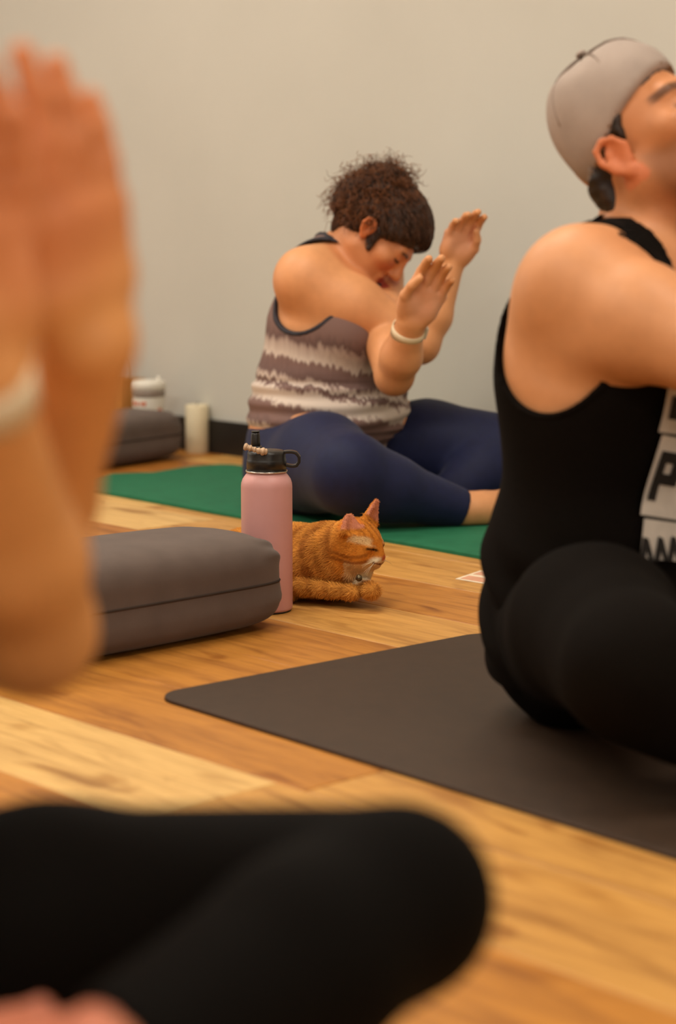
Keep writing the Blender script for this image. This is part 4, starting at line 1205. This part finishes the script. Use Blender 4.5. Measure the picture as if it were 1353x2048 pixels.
# ================================================================== MAN (grey cap, black mat)
def build_man():
    root = empty('person', G(1180, 1450, 0.006))
    tag(root, 'man in black tank top and backwards grey cap sitting on the charcoal mat', 'person')
    F = U.copy(); R = vec(F[1], -F[0], 0); up = vec(0, 0, 1.0)
    fl = Field(vec(0.10, 2.02, 0.0), vec(0.98, 3.02, 1.02), 0.0037)
    pel = P(1212, 1330, 2.74); pel[2] = 0.125
    wai = P(1196, 1100, 2.74); che = P(1238, 800, 2.74); uch = P(1285, 625, 2.74)
    nb = P(1304, 528, 2.75)
    shR = P(1154, 582, 2.625); shL = nb - R * 0.185 + vec(0, 0, -0.035)
    hc = P(1296, 292, 2.745)
    ax = head_axes(vec(0.66, -0.48, 0.57), vec(-0.40, 0.28, 0.87))
    elR = P(1500, 745, 2.46); wrR = elR + vec(0.07, 0.03, 0.23)
    elL = shL + F * 0.24 + R * 0.12 + vec(0, 0, -0.13); wrL = elL + vec(0.02, -0.06, 0.24)
    hipR = pel + R * 0.095; hipL = pel - R * 0.095
    knR = P(1262, 1335, 2.30); anR = P(1560, 1490, 2.30); anR[2] = 0.055
    knL = vec(0.80, 2.72, 0.165); anL = vec(0.62, 2.42, 0.05)
    tor = fl.like()
    tor.add(ecap_(pel + vec(0, 0, -0.02), wai, R, 0.162, 0.122, 0.152, 0.112), 0.04)
    tor.add(ecap_(wai, che, R, 0.152, 0.112, 0.170, 0.122), 0.05)
    tor.add(ecap_(che, uch, R, 0.170, 0.122, 0.150, 0.100), 0.05)
    tor.add(cap_(nb, shR + vec(0.01, 0, 0.018), 0.056, 0.058), 0.06)
    tor.add(cap_(nb, shL + vec(0, 0, 0.02), 0.062, 0.058), 0.06)
    tor.add(ell_(P(1098, 680, 2.68), (0.05, 0.06, 0.085), np.array([F, R, up])), 0.05)       # shoulder blade
    tor.add(ell_(che + F * 0.07 + R * 0.07 + vec(0, 0, 0.05), (0.075, 0.05, 0.055), (R, F, up)), 0.05)
    tor.add(ell_(che + F * 0.07 - R * 0.07 + vec(0, 0, 0.05), (0.075, 0.05, 0.055), (R, F, up)), 0.05)
    legs = fl.like()
    def leg(hip, kn, an, rk, lift):
        g = fl.like(); mid = hip * 0.5 + kn * 0.5 + vec(0, 0, lift)
        g.addl(chain([hip, mid, kn], [0.092, 0.096, rk]), 0.03)
        cal = kn * 0.66 + an * 0.34
        g.addl(chain([kn, cal, an], [rk * 0.85, 0.062, 0.040]), 0.03)
        return g
    gR = leg(hipR, knR, anR, 0.080, 0.03); gL = leg(hipL, knL, anL, 0.078, 0.02)
    legs.merge(gR, 0.03); legs.merge(gL, 0.02)
    legs.add(ecap_(pel + vec(0, 0, -0.02), pel + vec(0, 0, 0.05), R, 0.152, 0.118, 0.148, 0.115), 0.05)
    body = tor.copy(); body.merge(legs, 0.03)
    foot(body, anR + vec(0.02, 0, 0), anR + vec(0.20, 0.02, 0.0), vec(0.1, -0.9, 0.5))
    foot(body, anL + vec(-0.01, 0, 0), anL + vec(-0.16, -0.06, 0.0), vec(0.3, -0.8, 0.55))
    hd = fl.like()
    hd.add(cap_(nb, hc + ax[1] * -0.012 + ax[2] * -0.050, 0.062, 0.056), 0.03)
    hd.add(cap_(nb + vec(-0.02, 0.0, -0.01), hc + ax[1] * -0.045 + ax[2] * -0.035, 0.058, 0.045), 0.03)
    hd.add(cap_(nb + F * 0.035 + R * 0.02 + vec(0, 0, -0.015), hc + ax[0] * 0.052 + ax[1] * -0.012 + ax[2] * -0.045, 0.020, 0.016), 0.025)   # neck muscle
    head(hd, hc, ax, 0.98, 1.03, 1.0, -0.014)
    body.merge(hd, 0.02)
    aR = fl.like()
    aR.addl(chain([shR, shR * 0.62 + elR * 0.38, elR], [0.074, 0.070, 0.050]), 0.03)
    aR.add(ell_(shR * 0.72 + elR * 0.28 + vec(0, 0, -0.035), (0.085, 0.05, 0.045), np.array([nrm(elR - shR), np.cross(nrm(elR - shR), up), up])), 0.03)
    aR.addl(chain([elR, elR * 0.66 + wrR * 0.34, wrR], [0.045, 0.046, 0.031]), 0.015)
    hand(aR, wrR, wrR + vec(0.02, 0.0, 0.19), vec(0.2, 1, 0), vec(-1, 0, 0), curl=0.12, k=0.004)
    aL = fl.like()
    aL.addl(chain([shL, shL * 0.5 + elL * 0.5, elL], [0.07, 0.06, 0.046]), 0.03)
    aL.addl(chain([elL, elL * 0.66 + wrL * 0.34, wrL], [0.045, 0.046, 0.031]), 0.015)
    hand(aL, wrL, wrL + vec(0.04, 0.02, 0.18), vec(0.2, -1, 0), vec(-1, 0, 0), curl=0.12, k=0.004)
    body.merge(aR, (shR, 0.13, 0.06, 0.006))
    body.merge(aL, (shL, 0.10, 0.05, 0.006))
    body.plane((0, 0, 0.0064), (0, 0, -1), 0.004)
    SK = lin(214, 150, 102)
    def colr(v):
        c = np.tile(SK, (len(v), 1))
        c = mixc(c, lin(196, 124, 78), 0.35 * ssx(wob(v, 30, 18), 0.1, 0.9))
        a, b2, u_ = head_local(v, hc, ax, 0.98)
        rad = np.sqrt(a * a + b2 * b2 + u_ * u_)
        c = mixc(c, lin(202, 128, 80), 0.6 * ssx(-rad, -0.15, -0.12))
        # stubble along jaw, cheeks below the cheekbone, upper lip and throat
        stb = ssx(-(u_ + 0.028 + 0.25 * (b2 - 0.06) * (b2 < 0.06)), -0.004, 0.022) * ssx(b2, -0.004, 0.028) * ssx(-rad, -0.150, -0.135)
        c = mixc(c, lin(112, 68, 40), 0.62 * stb)
        c = mixc(c, lin(74, 42, 26), 0.75 * ssx(-np.hypot(a / 2.6, u_ + 0.040), -0.010, -0.005) * (b2 > 0.08))
        c = mixc(c, lin(150, 78, 60), ssx(-np.hypot(a / 2.2, u_ + 0.056), -0.011, -0.007) * (b2 > 0.078))
        br = ssx(-np.abs(u_ - 0.033 + 6 * (np.abs(a) - 0.03) ** 2), -0.0085, -0.004) * ssx(-np.abs(np.abs(a) - 0.034), -0.026, -0.020) * (b2 > 0.045)
        c = mixc(c, lin(60, 36, 20), 0.8 * br)
        ey = ssx(-np.abs(u_ - 0.002 - 6 * (np.abs(a) - 0.032) ** 2), -0.0042, -0.002) * ssx(-np.abs(np.abs(a) - 0.032), -0.018, -0.014) * (b2 > 0.05)
        c = mixc(c, lin(70, 38, 22), 0.85 * ey)
        ear = (np.abs(a) > 0.072) * (np.abs(a) < 0.105) * (np.abs(u_ + 0.014) < 0.045) * (np.abs(b2 + 0.012) < 0.030)
        c = mixc(c, lin(214, 118, 74), 0.75 * ear)
        return c
    skin_mesh('body', body, 'skin', root, colr, zmin=0.007)
    # trousers
    lg = legs.copy(); low = tor.copy(); low.plane(pel + vec(0, 0, 0.05), (0, 0, 1), 0.01); lg.merge(low, 0.02); lg.v = lg.v - f32(0.007)
    for an, kn in ((anR, knR), (anL, knL)):
        lg.cut(ell_(an + nrm(an - kn) * 0.06, (0.075, 0.075, 0.075)), 0.004)
    lg.plane((0, 0, 0.0062), (0, 0, -1), 0.004)
    skin_mesh('trousers', lg, 'black_knit', root, None, 2, lambda v: 0.004 * wob(v, 28, 51) + 0.002 * wob(v, 60, 52), 0.0068)
    # tank top
    sh_ = tor.copy()
    sh_.add(ecap_(pel + vec(0, 0, -0.005), pel + vec(0, 0, 0.09), R, 0.182, 0.134, 0.164, 0.122), 0.05)
    sh_.v = sh_.v - f32(0.009)
    sh_.plane(vec(pel[0], pel[1], 0.058), nrm(vec(-0.05, 0.06, -1)), 0.01)
    e1 = nrm(F * 0.80 - up * 0.55)
    cR = P(1122, 626, 2.62)
    holeR = ecap_(cR - R * 0.125, cR + R * 0.25, up, 0.128, 0.096, 0.128, 0.096)
    holeL = ecap_(shL + F * 0.015 + vec(0, 0, -0.04) + R * 0.02, shL - R * 0.25, up, 0.105, 0.085, 0.105, 0.085)
    neckp = ell_(nb + F * 0.055 + vec(0, 0, 0.035), (0.098, 0.128, 0.112), (R, F, up))
    cutf = fl.like(); cutf.v[:] = 0.5
    for prim in (holeR, holeL, neckp):
        sl, g = cutf._sl(prim[0], prim[1], 0.12)
        cutf.v[sl] = np.minimum(cutf.v[sl], prim[2](*g))
    hem = sh_.copy(); hem.v = np.maximum(hem.v - f32(0.002), np.abs(cutf.v - f32(0.006)) - f32(0.005))
    sh_.v = np.maximum(sh_.v, f32(0.003) - cutf.v)
    def cl(v):
        rel = v[:, 2] - 0.17
        along = (v - pel) @ F
        d = 0.006 * np.sin(rel * 70 + along * 40 + 2.0 * wob(v, 8, 61)) * ssx(-np.abs(rel), -0.13, -0.02)
        return d + 0.003 * wob(v, 22, 62)
    skin_mesh('tank_top', sh_, 'black_knit', root, None, 2, cl)
    skin_mesh('tank_top_binding', hem, 'black_knit', root, None, 2)
    # shoulder strap lying on the blended shoulder surface
    for sd, base in ((1, body),):
        st = base.copy(); st.v = st.v - f32(0.0055)
        xx, yy, zz = fl.grid()
        lat = (xx - f32(nb[0])) * f32(R[0]) + (yy - f32(nb[1])) * f32(R[1])
        fwd = (xx - f32(nb[0])) * f32(F[0]) + (yy - f32(nb[1])) * f32(F[1])
        st.v = np.maximum(st.v, np.abs(lat - f32(0.113) + np.maximum(fwd, 0) * f32(0.22)) - f32(0.024))
        st.v = np.maximum(st.v, np.abs(fwd + f32(0.01)) - f32(0.125))
        st.v = np.maximum(st.v, f32(nb[2] - 0.075) - zz)
        st.v = np.maximum(st.v, zz - f32(nb[2] + 0.10))
        skin_mesh('shoulder_strap', st, 'black_knit', root, None, 2)
    # printed lettering on the chest, wrapped onto the cloth
    def patch(name, quad, mat, off, nx=14, ny=14):
        quad = [np.asarray(p) for p in quad]
        g = np.array([[lerp(lerp(quad[0], quad[1], i / nx), lerp(quad[3], quad[2], i / nx), j / ny) for i in range(nx + 1)] for j in range(ny + 1)]).reshape(-1, 3)
        start = g - Dv * 0.25
        p = sh_.project(start, Dv, 0.45)
        p = p + nrm(-Dv) * off
        fcs = np.array([(j * (nx + 1) + i, j * (nx + 1) + i + 1, (j + 1) * (nx + 1) + i + 1, (j + 1) * (nx + 1) + i) for j in range(ny) for i in range(nx)])
        return link(name, mesh_np(name, p, fcs), mat, root)
    Dv = nrm(vec(-0.25, 1.0, -0.10))
    def pq(pts, Y=2.58):
        return [P(x, y, Y) for x, y in pts]
    patch('shirt_print', pq([(1318, 864), (1420, 876), (1440, 780), (1334, 770)]), 'print_white', 0.011)
    patch('shirt_print', pq([(1289, 1030), (1400, 1046), (1426, 884), (1328, 870)]), 'print_white', 0.011)
    patch('shirt_print', pq([(1280, 1116), (1396, 1128), (1402, 1052), (1297, 1038)]), 'print_white', 0.011)
    # black strokes over the white blocks
    patch('print_letter', pq([(1337, 838), (1420, 848), (1430, 800), (1345, 792)]), 'print_black', 0.0135, 6, 6)
    patch('print_letter', pq([(1305, 1000), (1325, 1004), (1350, 906), (1332, 902)]), 'print_black', 0.0135, 6, 8)
    patch('print_letter', pq([(1330, 925), (1395, 934), (1400, 912), (1334, 902)]), 'print_black', 0.0135, 6, 4)
    patch('print_letter', pq([(1318, 968), (1372, 976), (1380, 954), (1324, 946)]), 'print_black', 0.0135, 6, 4)
    patch('print_letter', pq([(1352, 972), (1376, 976), (1392, 916), (1368, 912)]), 'print_black', 0.0135, 6, 4)
    for x0 in (1276, 1312, 1346, 1382):
        patch('print_letter', pq([(x0, 1122), (x0 + 13, 1124), (x0 + 26, 1078), (x0 + 14, 1074)]), 'print_black', 0.0135, 4, 6)
        patch('print_letter', pq([(x0 + 14, 1078), (x0 + 26, 1078), (x0 + 36, 1124), (x0 + 25, 1123)]), 'print_black', 0.0135, 4, 6)
    # hair under the cap and at the nape
    r, f, u = ax; s = 0.98
    q = lambda a, b2, c: hc + (r * a + f * b2 + u * c) * s
    Aax = np.array([r, f, u])
    HB = lin(38, 24, 15)
    pn = nrm(f * 0.50 - u * 0.866); pp = q(0, 0.075, 0.072)
    hr = fl.like()
    hr.add(ell_(q(0, -0.012, 0.035), np.array([0.077, 0.099, 0.089]) * s, Aax), 0.02)
    hr.plane(q(0, 0.076, 0.066), nrm(f * 0.62 - u * 0.78), 0.004)
    for e in (-1, 1):
        hr.add(cap_(q(e * 0.066, 0.014, 0.052), q(e * 0.0715, 0.010, 0.010), 0.013, 0.009), 0.010)
    hr.cut(ell_(q(0.075, 0.052, -0.005), (0.05, 0.042, 0.062), Aax), 0.008)
    hr.cut(ell_(q(-0.075, 0.052, -0.005), (0.05, 0.042, 0.062), Aax), 0.008)
    hr.plane(q(0, 0.0, -0.022), -u, 0.01)
    hr.add(ecap_(q(0, -0.068, -0.010), q(0, -0.066, -0.092), r, 0.067, 0.035, 0.050, 0.024), 0.015)
    hr.plane(pp - pn * 0.006, -pn, 0.003)
    for e in (-1, 1):
        hr.cut(ell_(q(e * 0.085, -0.010, -0.014), (0.020, 0.022, 0.032), Aax), 0.004)
    skin_mesh('hair', hr, 'hair', root, lambda v: mixc(np.tile(HB, (len(v), 1)), lin(70, 45, 28), 0.5 * ssx(wob(v, 160, 71), 0, 0.8)), 2, lambda v: 0.0012 * wob(v, 400, 72))
    # cap: crown, sweatband edge, bill at the back, strap arch, button
    cp = fl.like()
    cp.add(ell_(q(0, -0.014, 0.058), np.array([0.085, 0.100, 0.112]) * s, Aax), 0.02)
    pn = nrm(f * 0.50 - u * 0.866)
    pp = q(0, 0.075, 0.072)
    sl_n = nrm(vec(-0.60, -0.05, 0.80)); sl_p = P(1170, 112, 2.745)       # the soft crown slumps at the back
    cp.plane(sl_p, sl_n, 0.016)
    cp.plane(pp, pn, 0.003)
    crown = skin_mesh('cap', cp, 'cap_cotton', root, None, 2, lambda v: 0.0042 * wob(v, 34, 81) + 0.0018 * wob(v, 80, 82))
    cv = cp.copy(); cv.v = cv.v - f32(0.0012)
    xx, yy, zz = fl.grid()
    pd = ((xx - f32(pp[0])) * f32(pn[0]) + (yy - f32(pp[1])) * f32(pn[1]) + (zz - f32(pp[2])) * f32(pn[2]))
    cv.v = np.maximum(cv.v, np.abs(pd + f32(0.003)) - f32(0.004))
    skin_mesh('sweatband', cv, 'cap_sweatband', crown, None, 2)
    # bill at the back, curving down over the nape like a continuation of the crown
    bl = fl.like()
    bl.add(ell_(q(0, -0.014, 0.052), np.array([0.0885, 0.105, 0.116]) * s, Aax), 0.02)
    inner = fl.like(); inner.add(ell_(q(0, -0.014, 0.052), np.array([0.0855, 0.102, 0.113]) * s, Aax), 0.02)
    bl.v = np.maximum(bl.v, -inner.v)
    bl.v = np.maximum(bl.v, -(pd + f32(0.012)))                 # starts at the brim edge
    bl.v = np.maximum(bl.v, pd - f32(0.058))                    # and ends 6 cm below it
    fb = (xx - f32(hc[0])) * f32(f[0]) + (yy - f32(hc[1])) * f32(f[1]) + (zz - f32(hc[2])) * f32(f[2])
    bl.v = np.maximum(bl.v, fb + f32(0.055))
    skin_mesh('bill', bl, 'cap_cotton', crown, None, 2)
    bt = q(0, -0.014, 0.058 + 0.1105); bt = bt - sl_n * max(np.dot(bt - sl_p, sl_n), 0)
    lathe('button', bt, [(0.0075, 0), (0.008, 0.002), (0.005, 0.005), (0.001, 0.006)], 'cap_cotton', crown, 16, axis=u)
    for ph in (0, 60, 120):        # panel seams over the crown
        pts = []
        for t in np.linspace(-80, 80, 21):
            tr = math.radians(t); pr = math.radians(ph + 30)
            d_ = r * math.cos(pr) * math.sin(tr) * 0.085 + f * math.sin(pr) * math.sin(tr) * 0.100 + u * math.cos(tr) * 0.112
            p = q(0, -0.014, 0.058) + d_ * s * 1.004
            d2 = np.dot(p - sl_p, sl_n)
            p = p - sl_n * (max(d2, 0) + 0.004 * math.exp(-(d2 / 0.008) ** 2))
            if np.dot(p - pp, pn) < -0.004: pts.append(p)
        if len(pts) > 3: tube('seam', pts, 0.0017, 'cap_seam', crown, 6)
build_man()

# ================================================================== PERSON IN FRONT (left edge, out of focus)
def build_front():
    root = empty('person', vec(-0.46, 1.30, 0))
    tag(root, 'out-of-focus person in black leggings with raised crossed forearms at the left edge', 'person')
    F = U.copy(); R = vec(F[1], -F[0], 0); up = vec(0, 0, 1.0)
    fl = Field(vec(-0.86, 0.70, 0.0), vec(0.20, 1.72, 1.0), 0.0045)
    pel = vec(-0.50, 1.36, 0.125); wai = vec(-0.50, 1.37, 0.30); che = vec(-0.49, 1.37, 0.48); uch = vec(-0.485, 1.37, 0.58)
    nb = vec(-0.48, 1.37, 0.66); hc = vec(-0.45, 1.35, 0.80)
    shR = uch + R * 0.17 + vec(0.02, 0, 0.02); shL = uch - R * 0.16 + F * 0.03 + vec(0, 0, 0.02)
    ax = head_axes(vec(0.68, -0.73, 0.0), vec(0, 0, 1))
    elL = P(66, 1262, 1.34); wrL = P(-40, 770, 1.215)
    elR = P(10, 1130, 1.42); wrR = P(184, 690, 1.29)
    hipR = pel + R * 0.09; hipL = pel - R * 0.09
    knL = P(795, 1806, 1.20); anL = P(230, 2150, 1.04)
    knR = vec(-0.56, 0.90, 0.20); anR = vec(-0.27, 1.05, 0.20)
    tor = fl.like()
    tor.add(ecap_(pel, wai, R, 0.175, 0.125, 0.145, 0.11), 0.04)
    tor.add(ecap_(wai, che, R, 0.145, 0.11, 0.155, 0.115), 0.05)
    tor.add(ecap_(che, uch, R, 0.155, 0.115, 0.14, 0.095), 0.05)
    tor.add(cap_(nb, shR, 0.052, 0.050), 0.05); tor.add(cap_(nb, shL, 0.052, 0.050), 0.05)
    legs = fl.like()
    def leg(hip, kn, an, rk, lift, rc):
        g = fl.like(); mid = hip * 0.5 + kn * 0.5 + vec(0, 0, lift)
        g.addl(chain([hip, mid, kn], [0.100, 0.082, rk]), 0.03)
        g.addl(chain([kn, kn * 0.62 + an * 0.38, an], [rk * 0.95, rc, 0.042]), 0.012)
        return g
    gL = leg(hipL, knL, anL, 0.056, 0.010, 0.058); gR = leg(hipR, knR, anR, 0.065, 0.02, 0.055)
    legs.merge(gR, 0.02); legs.merge(gL, 0.008)
    body = tor.copy(); body.merge(legs, 0.03)
    fR = fl.like()
    foot(fR, anR + vec(0.01, 0.01, 0.0), P(232, 2003, 1.14), vec(-0.3, -0.55, 0.8))
    foot(fR, anL + vec(-0.02, 0, -0.01), anL + vec(-0.19, 0.05, -0.02), vec(0, -0.7, 0.7))
    body.merge(fR, 0.006)
    hd = fl.like(); hd.add(cap_(nb, hc + vec(0, 0, -0.05), 0.055, 0.05), 0.03); head(hd, hc, ax, 1.0)
    body.merge(hd, 0.02)
    aL = fl.like()
    aL.addl(chain([shL, shL * 0.5 + elL * 0.5, elL], [0.06, 0.054, 0.042]), 0.03)
    aL.addl(chain([elL, elL * 0.68 + wrL * 0.32, wrL], [0.0415, 0.045, 0.029]), 0.015)
    hand(aL, wrL, P(-84, 96, 1.17), vec(0.75, -0.66, 0), vec(-0.66, -0.75, 0), curl=0.06, k=0.004, spread=0.3)
    aR = fl.like()
    aR.addl(chain([shR, shR * 0.5 + elR * 0.5, elR], [0.06, 0.054, 0.042]), 0.03)
    aR.addl(chain([elR, elR * 0.66 + wrR * 0.34, wrR], [0.042, 0.044, 0.029]), 0.015)
    hand(aR, wrR, P(104, 96, 1.235), vec(-0.72, 0.69, 0), vec(-0.69, -0.72, 0.0), curl=0.10, k=0.004, spread=0.7)
    body.merge(aL, (shL, 0.10, 0.05, 0.006)); body.merge(aR, (shR, 0.10, 0.05, 0.006))
    body.plane((0, 0, 0.002), (0, 0, -1), 0.004)
    SK = lin(224, 156, 92)
    tL = P(14, 300, 1.18); tR = P(110, 250, 1.235); fs = P(130, 2005, 1.12)
    def colr(v):
        c = np.tile(SK, (len(v), 1))
        c = mixc(c, lin(196, 122, 70), 0.3 * ssx(wob(v, 25, 91), 0.1, 0.9))
        for t, rr in ((tL, 0.14), (tR, 0.13)):
            c = mixc(c, lin(216, 130, 84), 0.55 * ssx(-np.linalg.norm(v - t, axis=1), -rr, -rr * 0.5))
        c = mixc(c, lin(196, 110, 92), 0.8 * ssx(-np.linalg.norm(v - fs, axis=1), -0.16, -0.10))
        return c
    skin_mesh('body', body, 'skin', root, colr)
    lg = legs.copy(); lg.v = lg.v - f32(0.005)
    lg.add(ecap_(pel, pel + vec(0, 0, 0.08), R, 0.182, 0.132, 0.17, 0.125), 0.04)
    for an, kn in ((anR, knR), (anL, knL)):
        lg.cut(ell_(an + nrm(an - kn) * 0.055, (0.07, 0.07, 0.07)), 0.004)
    lg.plane((0, 0, 0.0018), (0, 0, -1), 0.004)
    skin_mesh('leggings', lg, 'black_legging', root, None, 2, lambda v: 0.0015 * wob(v, 24, 95))
    sh_ = tor.copy(); sh_.v = sh_.v - f32(0.008)
    sh_.add(ecap_(pel + vec(0.0, 0, 0.05), wai, R, 0.19, 0.14, 0.155, 0.12), 0.03)
    sh_.plane(pel + vec(0, 0, 0.03), (0, 0, -1), 0.008)
    cutf = fl.like(); cutf.v[:] = 0.5
    for prim in (ecap_(shR, shR + R * 0.2, up, 0.095, 0.08, 0.095, 0.08), ecap_(shL, shL - R * 0.2, up, 0.095, 0.08, 0.095, 0.08), ell_(nb + F * 0.05 + vec(0, 0, 0.03), (0.08, 0.1, 0.1), (R, F, up))):
        sl, g = cutf._sl(prim[0], prim[1], 0.1); cutf.v[sl] = np.minimum(cutf.v[sl], prim[2](*g))
    sh_.v = np.maximum(sh_.v, f32(0.003) - cutf.v)
    skin_mesh('tank_top', sh_, 'black_knit', root, None, 2, lambda v: 0.004 * wob(v, 25, 96))
    hr = fl.like(); r, f, u = ax
    hr.add(ell_(hc + f * -0.014 + u * 0.038, (0.081, 0.104, 0.092), np.array([r, f, u])), 0.02)
    hr.plane(hc + f * 0.06 + u * 0.05, nrm(f * 0.8 - u * 0.6), 0.01)
    hr.add(cap_(hc + f * -0.07 + u * 0.0, hc + f * -0.09 + u * -0.12, 0.045, 0.03), 0.02)
    skin_mesh('hair', hr, 'hair', root, lambda v: np.tile(lin(50, 32, 20), (len(v), 1)), 2, lambda v: 0.002 * wob(v, 150, 97))
    ww = lerp(wrL, elL, 0.02); dn = nrm(wrL - elL); a_, b_ = orient(dn); V_, F_ = [], []
    for i in range(40):
        t = 2 * math.pi * i / 40; o_ = a_ * math.cos(t) + b_ * math.sin(t)
        for rr, dd in ((0.030, -0.013), (0.034, -0.012), (0.034, 0.012), (0.030, 0.013)):
            V_.append(ww + o_ * rr + dn * dd)
    for i in range(40):
        for j in range(4): F_.append((i * 4 + j, i * 4 + (j + 1) % 4, ((i + 1) % 40) * 4 + (j + 1) % 4, ((i + 1) % 40) * 4 + j))
    link('wristband', mesh_np('wristband', V_, F_), 'watch_band', root)
build_front()
